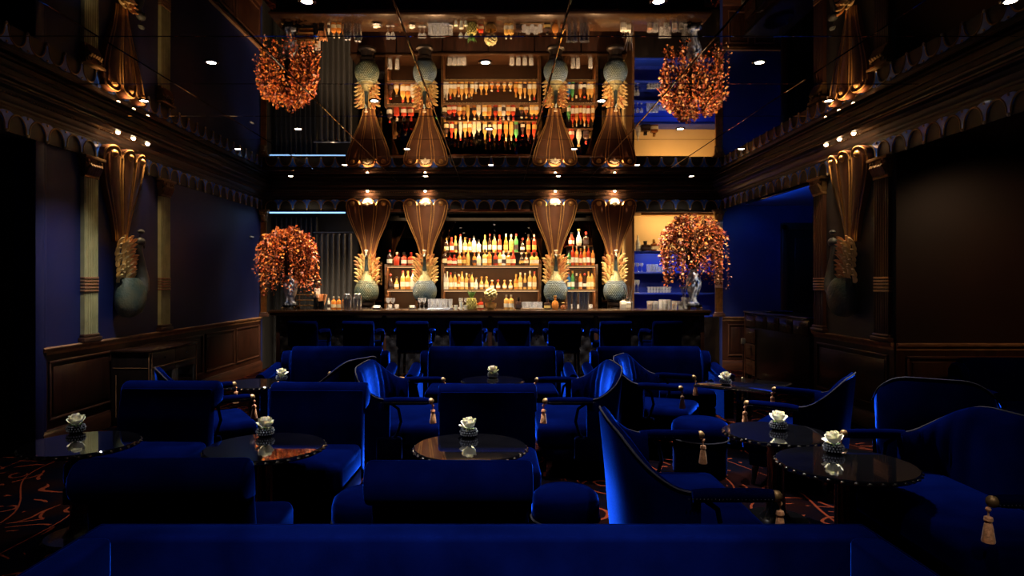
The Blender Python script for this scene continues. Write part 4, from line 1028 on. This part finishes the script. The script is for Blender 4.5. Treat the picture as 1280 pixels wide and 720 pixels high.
for i, x in enumerate(SX):
    t = T('bar_chair', 'high blue velvet bar chair with rolled back at the counter, %s from the %s end' % (ORD[i] if i < 4 else ORD[7 - i], 'left' if i < 4 else 'right'), 'bar chair', (pxX(x, 9.35), 9.35, 0), PI + SRZ[i] if False else SRZ[i] + PI, 'bar chairs along the counter')
    for k in ('backrest', 'back_pad', 'seat', 'seat_frame'): O(k, BS[k], t)
    O('arm', BS['arma'], t); O('arm', BS['armb'], t); O('footrest', BS['foot_ring'], t); O('nailhead_trim', BS['nail'], t, kind='stuff')
    for m_ in BS['leg']: O('leg', m_, t)
# ---------------------------------------------------------------- slipper chairs
def slipper_parts(w_):
    P = {}; h = w_ / 2
    pr = [(.22, .16), (.225, .45), (.25, .62), (.285, .74)]
    pr += [(.29, .80), (.345, .80), (.345, .60), (.335, .45), (.325, .16)]
    P['backrest'] = MB().prism_x(pr, -h + .014, h - .014, .015).mesh('backrest', VELVET, 55)
    pr = [(.285, .66)]
    for k in range(13):
        a = PI - .1 - k * PI * 1.42 / 12; pr.append((.386 + .092 * math.cos(a), .757 + .093 * math.sin(a)))
    pr += [(.345, .655)]
    P['bolster'] = MB().prism_x(pr, -h, h, .022).mesh('bolster', VELVET, 55)
    P['seat'] = MB().b2((-h + .01, -.36, .24), (h - .01, .24, .43), bev=.05, seg=4).mesh('seat', VELVET, 55)
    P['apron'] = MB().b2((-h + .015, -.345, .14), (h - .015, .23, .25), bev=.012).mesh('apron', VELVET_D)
    P['leg'] = [MB().tube([(sx * (h - .06), sy, .15), (sx * (h - .05), sy + (.02 if sy > 0 else -.01), 0)], [.026, .015], 8).mesh('leg', LACQ) for sx in (-1, 1) for sy in (-.29, .27)]
    return P
SL = slipper_parts(.72)
def slipper(X, Y, rz, label, sc=1.0):
    t = T('slipper_chair', label, 'chair', (X, Y, 0), rz, 'armless blue velvet slipper chairs')
    for k in ('backrest', 'bolster', 'seat', 'apron'): O(k, SL[k], t)
    for m_ in SL['leg']: O('leg', m_, t)
    if sc != 1: t.scale = (sc, 1, 1)
slipper(pxX(200, 4.82), 4.60, -.03, 'armless blue velvet chair facing the camera behind the far left round table')
slipper(pxX(392, 4.75), 4.52, -.02, 'armless blue velvet chair facing the camera behind the second round table')
slipper(pxX(609, 4.68), 4.44, 0, 'armless blue velvet chair facing the camera behind the middle round table')
slipper(pxX(212, 2.85), 3.16, PI + .03, 'armless blue velvet chair turned away with bright scroll side, front left')
slipper(pxX(563, 2.8), 3.13, PI, 'armless blue velvet chair turned away in front of the middle round table', .97)

# ---------------------------------------------------------------- sofas with wings and flared arms
def sofa(X, Y, w_, label, rz=0, group='blue velvet sofas facing the room'):
    t = T('sofa', label, 'sofa', (X, Y, 0), rz, group); h = w_ / 2
    pr = [(.0, .16), (.0, .45), (.03, .7), (.045, .79), (.07, .835), (.11, .85), (.15, .835), (.17, .79), (.17, .16)]
    B('backrest', MB().prism_x(pr, -h, h, .035), VELVET, t, smooth=55)
    B('seat', MB().b2((-h + .02, -.58, .24), (h - .02, .02, .44), bev=.05, seg=4), VELVET, t, smooth=55)
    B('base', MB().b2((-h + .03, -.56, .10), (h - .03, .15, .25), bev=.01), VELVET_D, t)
    for s in (-1, 1):
        wg = [(.02, .16), (-.05, .45), (-.06, .66), (-.04, .76), (.02, .805), (.10, .80), (.15, .74), (.16, .16)]
        a, b = (h, h + .085) if s > 0 else (-h - .085, -h)
        B('wing', MB().prism_x(wg, a, b, .025), VELVET, t, smooth=55)
        # flared rolled arm
        mb = MB(); rings = []
        for yy, zt, ro in ((.0, .68, .058), (-.15, .655, .062), (-.35, .63, .065), (-.52, .62, .065), (-.57, .615, .055)):
            cx_ = s * (h + .105); r_ = []
            for k in range(10):
                an = -.25 * PI + 1.5 * PI * k / 9
                r_.append((cx_ + s * .03 + ro * math.cos(an), yy, zt - ro + ro * math.sin(an)))
            r_ += [(cx_ - .055, yy, zt - ro - .03), (cx_ - .05, yy, .14), (cx_ + .05, yy, .14), (cx_ + .055, yy, zt - ro - .05)]
            rings.append(r_)
        mb.loft(rings); B('arm', mb, VELVET, t, smooth=55)
    for sx in (-1, 1):
        for yy in (-.5, .1): B('foot', MB().lathe([(0, 0), (.018, 0), (.03, .05), (.026, .11), (0, .11)], 10, (sx * (h - .06), yy, 0)), LACQ, t)
    return t
YSF = 7.55
sofa(pxX(419, YSF), YSF, 114 / F * YSF, 'blue velvet winged sofa in the back row left, before the curtain end of the bar')
sofa(pxX(615, YSF), YSF, 160 / F * YSF, 'wide blue velvet winged sofa in the middle of the back row')
sofa(pxX(813, YSF), YSF, 130 / F * YSF, 'blue velvet winged sofa in the back row on the sideboard side')
sofa(XR + 1.45, P0 - .33, 1.9, 'dark blue velvet sofa against the brown alcove wall')

# ---------------------------------------------------------------- tasselled armchairs
def smooth(a, b, x):
    t = max(0, min(1, (x - a) / (b - a))); return t * t * (3 - 2 * t)
def arm_parts(W, D=.62, HB=.875, HA=.655):
    """local: sitter faces -y. shell wraps the back; padded arm bars reach forward and end in tassels"""
    P = {}; N = 56
    def plan(u):      # u in -1..1 -> (x,y,nx,ny)  superellipse back
        a = u * (PI / 2); c, s_ = math.cos(a), math.sin(a)
        e = .55
        return Vector((W / 2 * math.copysign(abs(s_) ** e, s_), (-.10 + .28 * abs(c) ** .7)))
    def nrm(u):
        d = plan(min(1, u + .01)) - plan(max(-1, u - .01)); n_ = Vector((-d.y, d.x)); n_.normalize()
        if n_.dot(plan(u) - Vector((0, -.1))) < 0: n_ = -n_
        return n_
    outer, inner, pipe = [], [], []
    for i in range(N + 1):
        u = -1 + 2 * i / N; p = plan(u); n_ = nrm(u)
        ht = HA + (HB - HA) * (1 - smooth(.12, 1.0, abs(u)))
        zb = .16
        th = .055
        def q(off, z):
            lean = .12 * max(0, z - .35) * (1 if abs(u) < .6 else 1 - .6 * (abs(u) - .6) / .4)
            v = p + n_ * (off + lean); return (v.x, v.y, z)
        tuft = .014 * abs(math.sin(PI * u * 5)) 
        outer.append([q(0, zb), q(.012, zb + .1), q(.012, (zb + ht) / 2), q(.006, ht - .03), q(-.01, ht)])
        inner.append([q(-.01, ht), q(-.03, ht + .008), q(-th + .004, ht - .012), q(-th - tuft, ht - .06), q(-th - .014 - tuft, (ht + .42) / 2 + .03), q(-th - .01, .42), q(-th, zb)])
        pipe.append(q(-.004, ht + .004))
    P['outer_shell'] = MB().loft(outer, wrap=False, cap=False)
    mb = MB().loft(inner, wrap=False, cap=False)
    for k in (0, N):
        ring = inner[k] + outer[k][:4]
        mb.add(ring, [tuple(range(len(ring)))])
    P['inner_back'] = mb
    P['piping'] = MB().tube(pipe, .006, 6)
    # front edges of the shell as piping
    for s in (-1, 1):
        xa = s * W / 2
        pts = [(xa, .05, HA), (xa + s * .0, -.02, HA + .005), (xa, -.20, HA), (xa, -D + .20, HA)]
        P['arm%d' % s] = MB().tube([(xa + s * .012, -.06, HA - .012), (xa + s * .012, -.14, HA - .006), (xa + s * .012, -D + .24, HA - .006), (xa + s * .012, -D + .20, HA - .006)], [.030, .032, .031, .026], 12)
        P['knob%d' % s] = MB().ball((xa + s * .012, -D + .185, HA - .008), .027, 10)
        st = MB()
        for k in range(24): st.ball((xa + s * .043, .0 - k * (D - .22) / 24 - .04, HA - .016), .004, 5)
        for k in range(6): st.ball((xa - s * .02, -.06 - k * .05, HA - .016), .004, 5)
        P['nail%d' % s] = st
        # under-arm scroll
        P['scroll%d' % s] = MB().tube([(xa + s * .012, -.12, HA - .03), (xa + s * .012, -.175, HA - .07), (xa + s * .012, -.195, HA - .17), (xa + s * .012, -.16, HA - .28), (xa + s * .01, -.10, HA - .33)], .012, 8)
        P['side%d' % s] = MB().b2((xa - .035, -.20, .16), (xa + .035, .0, .36), bev=.02)
    hw_ = W / 2 - .03
    P['seat'] = MB().b2((-hw_, -D + .12, .24), (hw_, .12, .44), bev=.06, seg=4)
    P['rail'] = MB().b2((-hw_ + .01, -D + .18, .15), (hw_ - .01, .11, .25), bev=.012)
    P['legs'] = [MB().tube([(sx * (W / 2 - .07), sy, .17), (sx * (W / 2 - .06), sy * 1.06, 0)], [.028, .015], 8) for sx in (-1, 1) for sy in (-D + .23, .10)]
    M_ = dict(outer_shell=VELVET, inner_back=VELVET, piping=PIPE, seat=VELVET, rail=VELVET_D)
    out = {}
    for k, v in P.items():
        if k == 'legs': out[k] = [m_.mesh('leg', LACQ) for m_ in v]
        elif k.startswith('arm'): out[k] = v.mesh('arm_pad', VELVET)
        elif k.startswith('knob'): out[k] = v.mesh('arm_knob', GILT_D)
        elif k.startswith('nail'): out[k] = v.mesh('nailhead_trim', PIPE)
        elif k.startswith('scroll'): out[k] = v.mesh('arm_scroll', VELVET_D)
        elif k.startswith('side'): out[k] = v.mesh('side_panel', VELVET_D, 50)
        else: out[k] = v.mesh(k, M_[k], 60)
    tb = MB().ball((0, 0, -.012), .012, 8).lathe([(.004, 0), (.004, -.04), (.016, -.045), (.019, -.06), (.013, -.07), (.016, -.075), (.027, -.15), (.026, -.155), (0, -.15)], 12)
    out['tassel'] = tb.mesh('tassel', TASSEL, 40); out['W'] = W; out['D'] = D; out['HA'] = HA
    return out
AP = {}
def armchair(X, Y, face, W, label, D=.62):
    """face: direction (dx,dy) the sitter looks"""
    key = (round(W, 2), D)
    if key not in AP: AP[key] = arm_parts(W, D)
    P = AP[key]; rz = math.atan2(face[1], face[0]) + PI / 2
    t = T('armchair', label, 'armchair', (X, Y, 0), rz, 'tasselled blue armchairs')
    for k in ('outer_shell', 'inner_back', 'piping', 'seat', 'rail'): O(k if k != 'rail' else 'seat_rail', P[k], t)
    for m_ in P['legs']: O('leg', m_, t)
    for s in (-1, 1):
        O('side_panel', P['side%d' % s], t); O('arm_scroll', P['scroll%d' % s], t)
        a = O('arm_pad', P['arm%d' % s], t); O('nailhead_trim', P['nail%d' % s], a, kind='stuff'); O('arm_knob', P['knob%d' % s], a)
        O('tassel', P['tassel'], t, (s * (W / 2 + .012), -D + .168, P['HA'] - .03), label='copper silk tassel')
    return t
armchair(-.97, 5.80, (1, 0), 1.12, 'channel tufted blue armchair facing inward, left of the middle back table')
armchair(.82, 5.80, (-1, 0), 1.12, 'channel tufted blue armchair facing inward, right of the middle back table')
armchair(1.41, 6.38, (.90, -.43), .72, 'dark armchair with two copper tassels before the sideboard side sofa')
armchair(.82, 3.50, (1, -.02), 1.14, 'large blue armchair with nailhead arms at the front round tables, turned away from the middle')
armchair(2.56, 5.20, (-.80, .60), .80, 'armchair with bright blue outer back below the right pier')
armchair(2.60, 3.46, (-1, .02), 1.24, 'large dark blue armchair at the front right corner')
armchair(-2.62, 5.52, (.85, .53), .78, 'dark armchair with copper tassel behind the far left slipper chair')
armchair(-1.50, 6.28, (-.92, .40), .74, 'dark brown armchair turned to the back left table before the sofa')
armchair(3.38, 5.05, (.55, .83), .76, 'dark blue round backed armchair turned to the alcove sofa')

# ---------------------------------------------------------------- front tuxedo sofa
t = T('tuxedo_sofa', 'long blue velvet box sofa in the foreground with square level arms', 'sofa', (-.05, 1.5, 0))
xa, xb = -1.185, 1.185
B('backrest', MB().b2((xa, .42, .12), (xb, .53, .85), bev=.018, seg=3), VELVET, t, smooth=50)
B('arm', MB().b2((xa, -.75, .12), (xa + .10, .425, .85), bev=.018, seg=3), VELVET, t, smooth=50)
B('arm', MB().b2((xb - .10, -.75, .12), (xb, .425, .85), bev=.018, seg=3), VELVET, t, smooth=50)
B('piping', MB().tube([(xa + .004, -.75, .842), (xa + .004, .525, .845), (xb - .004, .525, .845), (xb - .004, -.75, .845)], .005, 6), VELVET, t)
for k in range(3):
    a = xa + .105 + k * (xb - xa - .21) / 3; B('seat_cushion', MB().b2((a, -.30, .26), (a + (xb - xa - .21) / 3 - .004, .415, .45), bev=.04, seg=3), VELVET, t, smooth=50)
B('base', MB().b2((xa + .02, -.28, .08), (xb - .02, .5, .27), bev=.01), VELVET_D, t)
for sx in (-1, 1):
    for yy in (-.65, .45): B('foot', MB().lathe([(0, 0), (.02, 0), (.03, .12), (0, .12)], 10, (sx * 1.1, yy, 0)), LACQ, t)

# ---------------------------------------------------------------- poufs
def pouf(X, Y, r_, h, label):
    t = T('pouf', label, 'pouf', (X, Y, 0), 0, 'round velvet poufs')
    B('cushion', MB().lathe([(r_ * .95, h - .17), (r_, h - .14), (r_, h - .07), (r_ * .95, h - .03), (r_ * .8, h - .005), (r_ * .4, h + .01), (0, h + .012)], 28), VELVET, t, smooth=60)
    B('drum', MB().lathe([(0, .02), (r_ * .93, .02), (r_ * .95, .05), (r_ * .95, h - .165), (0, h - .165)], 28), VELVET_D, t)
    B('piping', MB().tube([(r_ * math.cos(a * PI / 16), r_ * math.sin(a * PI / 16), h - .155) for a in range(32)], .007, 6, closed=True), PIPE, t)
    for k in range(4):
        a = PI / 4 + k * PI / 2; B('foot', MB().lathe([(0, 0), (.016, 0), (.02, .03), (0, .03)], 8, (r_ * .7 * math.cos(a), r_ * .7 * math.sin(a), 0)), LACQ, t)
pouf(1.69, 5.45, .23, .46, 'round blue pouf beside the large armchair and dark tasselled armchair')
pouf(.38, 3.66, .19, .44, 'round dark pouf on the carpet behind the large armchair')
pouf(-.70, 3.62, .215, .44, 'round dark pouf between the two turned away slipper chairs')

# ---------------------------------------------------------------- tables and roses
def edge_detail(r_):
    mb = MB(); n = 36
    for k in range(n):
        a = 2 * PI * k / n; mb.ball((r_ * math.cos(a), r_ * math.sin(a), .585), .012, 6, sc=(1.2, 1.2, .7))
    return mb
def round_table(X, Y, r_, label, h=.6):
    t = T('round_table', label, 'table', (X, Y, 0), 0, 'round black glass tables')
    B('table_top', MB().lathe([(0, .572), (r_ * .98, .572), (r_, .578), (r_, .594), (r_ - .006, .6), (0, .6)], 56), GLASSTOP, t, smooth=35)
    B('edge_studs', edge_detail(r_ - .002), CHROME, t, kind='stuff')
    B('pedestal', MB().lathe([(0, .03), (.10, .03), (.065, .08), (.055, .2), (.055, .5), (.09, .56), (.16, .572), (0, .572)], 24), LACQ, t)
    B('base_plate', MB().lathe([(0, 0), (.21, 0), (.215, .012), (.20, .028), (0, .032)], 32), LACQ, t)
round_table(-1.42, 3.99, .355, 'round black glass table before the second slipper chair from the left')
round_table(-.166, 3.98, .345, 'round black glass table in the middle of the front row')
round_table(1.93, 3.62, .36, 'round black glass table nearest the front right armchair')
round_table(1.86, 4.36, .335, 'round black glass table behind the front right table')
round_table(-.05, 6.68, .32, 'small round black table before the middle sofa')
round_table(-2.6, 4.07, .33, 'round black glass table at the far left in shadow')
round_table(-2.42, 6.48, .31, 'round dark table before the left back sofa')
t = T('square_table', 'square black glass table before the sideboard side sofa', 'table', (2.44, 6.46, 0), math.radians(-38))
B('table_top', MB().b2((-.36, -.36, .572), (.36, .36, .6), bev=.006), GLASSTOP, t); B('metal_edge', MB().tube([(-.36, -.36, .586), (.36, -.36, .586), (.36, .36, .586), (-.36, .36, .586)], .008, 6, closed=True), CHROME, t)
B('pedestal', MB().b2((-.06, -.06, .03), (.06, .06, .572), bev=.01), LACQ, t); B('base_plate', MB().b2((-.22, -.22, 0), (.22, .22, .03), bev=.006), LACQ, t)

def rose_mesh(k):
    rr = random.Random(k); mb = MB(); r0 = .042
    mb.ball((0, 0, 0), r0 * .62, 10)
    n = 17
    for i in range(n):
        f = i / (n - 1); th = .25 + 1.75 * f; ph = i * 2.39996 + rr.uniform(-.2, .2)
        rad = r0 * (.70 + .28 * f); hw_ = .70; g = []
        for v_ in range(5):
            for u in range(5):
                uu, vv = (u - 2) / 2, v_ / 4
                a = th + .55 - 1.0 * vv; w_ = hw_ * (1 - .35 * abs(2 * vv - 1.1) ** 2)
                b = ph + uu * w_ / max(.5, math.sin(max(.3, a)))
                rd = rad + .42 * r0 * vv ** 2.2 * (.45 + f) - .14 * r0 * abs(uu) + rr.uniform(-.01, .01) * r0
                g.append((rd * math.sin(a) * math.cos(b), rd * math.sin(a) * math.sin(b), rd * math.cos(a)))
        mb.add(g, [(v_ * 5 + u, v_ * 5 + u + 1, (v_ + 1) * 5 + u + 1, (v_ + 1) * 5 + u) for v_ in range(4) for u in range(4)])
    return mb.mesh('rose', ROSE, 70)
ROS = [rose_mesh(1), rose_mesh(2), rose_mesh(3)]
BOWL = MB().lathe([(0, 0), (.036, 0), (.050, .018), (.055, .034), (.050, .046), (.038, .048), (.030, .03), (0, .012)], 18).mesh('bowl', HOLDER)
BEA = MB()
for j, (r_, z) in enumerate(((.051, .018), (.056, .034), (.050, .048))):
    for k in range(20): BEA.ball((r_ * math.cos(2 * PI * (k + .5 * j) / 20), r_ * math.sin(2 * PI * (k + .5 * j) / 20), z), .0058, 6)
BEA = BEA.mesh('crystal_studs', CRYST)
LFS = MB()
for k in range(5):
    a = 2 * PI * k / 5; LFS.add([(0, 0, .05), (.03 * math.cos(a - .4), .03 * math.sin(a - .4), .055), (.048 * math.cos(a), .048 * math.sin(a), .06), (.03 * math.cos(a + .4), .03 * math.sin(a + .4), .055)], [(0, 1, 2, 3)])
LFS = LFS.mesh('rose_leaves', LEAFG, 0)
for k, (x, yb, lab) in enumerate([(331.5, 545, 'on the round table before the second slipper chair'), (586, 546, 'on the middle front round table'), (1042, 566, 'on the table nearest the front right armchair'),
                                  (973, 537, 'on the round table behind the front right one'), (616, 472, 'on the small table before the middle sofa'), (95, 541, 'on the dark far left table'),
                                  (352, 476, 'on the dark table before the left back sofa'), (907, 481, 'on the square table before the sideboard side sofa')]):
    Y = 1.0 * F / (yb - CY)
    t = T('rose_bowl', 'ivory rose in a beaded crystal bowl ' + lab, 'flower', (pxX(x, Y), Y, .6), 0, 'rose bowls on the tables')
    b_ = O('bowl', BOWL, t); O('crystal_studs', BEA, b_, kind='stuff'); O('rose', ROS[k % 3], t, (0, 0, .085), (R.uniform(-.25, .1), R.uniform(-.2, .2), R.uniform(0, 6)), label='ivory rose'); O('rose_leaves', LFS, t)
    O('stem', MB().tube([(0, 0, .014), (0, 0, .075)], .004, 6).mesh('stem', LEAFG), t)

# ---------------------------------------------------------------- cabinets
t = T('side_cabinet', 'low dark cabinet with brass lines and two glass doors by the left wall', 'cabinet', (-4.08, 7.77, 0))
cx0, cx1, cy0, cy1, H = XL + .045 + 4.08, -3.84 + 4.08, 7.23 - 7.77, 8.32 - 7.77, .85
CABW = wood('brown black veneer', (.014, .007, .005), (.034, .015, .01), .25)
B('cabinet_top', MB().b2((cx0, cy0 - .02, H - .03), (cx1 + .02, cy1 + .02, H), bev=.006), CABW, t)
B('carcass', MB().b2((cx0, cy0, .06), (cx1 - .02, cy1, H - .03), bev=.004), EBONY, t)
B('plinth', MB().b2((cx0, cy0 + .03, 0), (cx1 - .05, cy1 - .03, .06)), EBONY, t, smooth=0)
GREYV = mat('grey lacquer front', (.055, .052, .05), .35, var=.15, coat=.2)
for k in range(2):
    a = cy0 + .02 + k * (cy1 - cy0 - .04) / 2; b = a + (cy1 - cy0 - .04) / 2 - .01
    d_ = B('drawer', MB().b2((cx1 - .02, a, H - .19), (cx1, b, H - .045), bev=.004), GREYV, t); B('knob', MB().ball((cx1 + .012, (a + b) / 2, H - .11), .014, 8), CHROME, d_)
    mb = MB()
    for lo, hi in (((a, .08), (b, .14)), ((a, H - .28), (b, H - .215)), ((a, .14), (a + .06, H - .28)), ((b - .06, .14), (b, H - .28))): mb.b2((cx1 - .02, lo[0], lo[1]), (cx1, hi[0], hi[1]), bev=.003)
    d_ = B('door', mb, GREYV, t); B('glass_pane', MB().b2((cx1 - .014, a + .06, .14), (cx1 - .009, b - .06, H - .28)), GLASSTOP, d_, smooth=0)
ln_ = MB()
ln_.b2((cx1 - .001, cy0 + .01, H - .205), (cx1 + .005, cy1 - .01, H - .196)).b2((cx1 - .001, cy0 + .004, .06), (cx1 + .005, cy0 + .014, H - .03)).b2((cx1 - .001, cy1 - .014, .06), (cx1 + .005, cy1 - .004, H - .03))
ln_.b2((cx0 + .02, cy0 - .005, H - .205), (cx1 - .04, cy0 + .001, H - .198)).b2((cx0 + .05, cy0 - .005, .1), (cx0 + .058, cy0 + .001, H - .28)).b2((cx1 - .03, cy0 - .005, .06), (cx1 - .022, cy0 + .001, H - .03))
B('brass_inlay', ln_, BRASSW, t, smooth=0)
# right sideboard
t = T('sideboard', 'dark sideboard with small drawers and open knee space in the right recess', 'sideboard', (4.4, 9.72, 0))
x0, x1, y0, y1, H = 4.1 - 4.4, .3, 8.62 - 9.72, 10.82 - 9.72, 1.13
B('sideboard_top', MB().b2((x0 - .02, y0, H - .03), (x1, y1 + .02, H), bev=.006), mat('sideboard black top', (.03, .03, .035), .2, coat=.5, var=.2), t)
B('carcass', MB().b2((x0 + .02, y0, .08), (x1, y1, H - .03), bev=.004), EBONY, t)
n = 5; dw = (y1 - y0) / n
for k in range(n):
    a = y0 + k * dw
    d_ = B('drawer', MB().b2((x0, a + .01, H - .25), (x0 + .02, a + dw - .01, H - .05), bev=.004), CABW, t)
    for s in (-.05, .05): B('knob', MB().ball((x0 - .012, a + dw / 2 + s, H - .15), .011, 8), CHROME, d_)
for k, (z0, z1) in enumerate(((.62, .85), (.36, .6), (.1, .34))):
    d_ = B('drawer', MB().b2((x0, y1 - dw + .01, z0), (x0 + .02, y1 - .01, z1), bev=.004), CABW, t)
    for s in (-.05, .05): B('knob', MB().ball((x0 - .012, y1 - dw / 2 + s, z1 - .07), .011, 8), CHROME, d_)
B('corner_post', MB().b2((x0 - .004, y1 - .02, 0), (x0 + .03, y1 + .005, H - .03)), WOODD, t, smooth=0)
for yy in (y0 + .05, y1 - dw, y1 - .05): B('foot', MB().b2((x0 + .02, yy - .03, 0), (x0 + .08, yy + .03, .08)), EBONY, t, smooth=0)
t = T('serving_tray', 'oval black tray lying on the dark sideboard', 'tray', (4.35, 10.1, H))
B('plate', MB().lathe([(0, .004), (.16, .004), (.19, .03), (.195, .03), (.165, 0), (0, 0)], 24, sy=1.6), LACQ, t)
t = T('rope_post', 'slim pale post with square head and weighted foot beside the sideboard', 'post', (pxX(929, 10.6), 10.6, 0))
B('pole', MB().lathe([(.010, .04), (.010, .62)], 10), CHROME, t); B('head', MB().b2((-.03, -.03, .60), (.03, .03, .69), bev=.006), GREYV, t); B('foot', MB().lathe([(0, 0), (.05, 0), (.05, .03), (.02, .06), (0, .06)], 12), CHROME, t)
t = T('wall_sensor', 'tiny white sensor on the left wall near the back corner', 'sensor', (XL + .001, 11.45, 2.40))
B('case', MB().b2((0, -.06, -.012), (.03, .06, .012), bev=.004), WHITE, t)
t = T('blue_cove_lamp', 'blue cove lamp in the recess above the sideboard', 'lamp', (4.25, 9.9, 2.93))
B('housing', MB().b2((-.03, -1.2, 0), (.03, 1.2, .05), bev=.004), LACQ, t)
B('bracket', MB().b2((-.02, -.03, .05), (.02, .03, .07)), LACQ, t, smooth=0)
light('cove_beam', 'AREA', (.04, 0, .03), 16, (.03, .24, 1), t, (0, math.radians(115), 0) if False else (0, math.radians(-110), 0), shape='RECTANGLE', size=.04, size_y=2.2)
light('recess_wall_beam', 'SPOT', (.2, .9, 0), 14, (.06, .2, 1), t, (math.radians(55), 0, 0), spot_size=math.radians(80), spot_blend=.8, shadow_soft_size=.05)
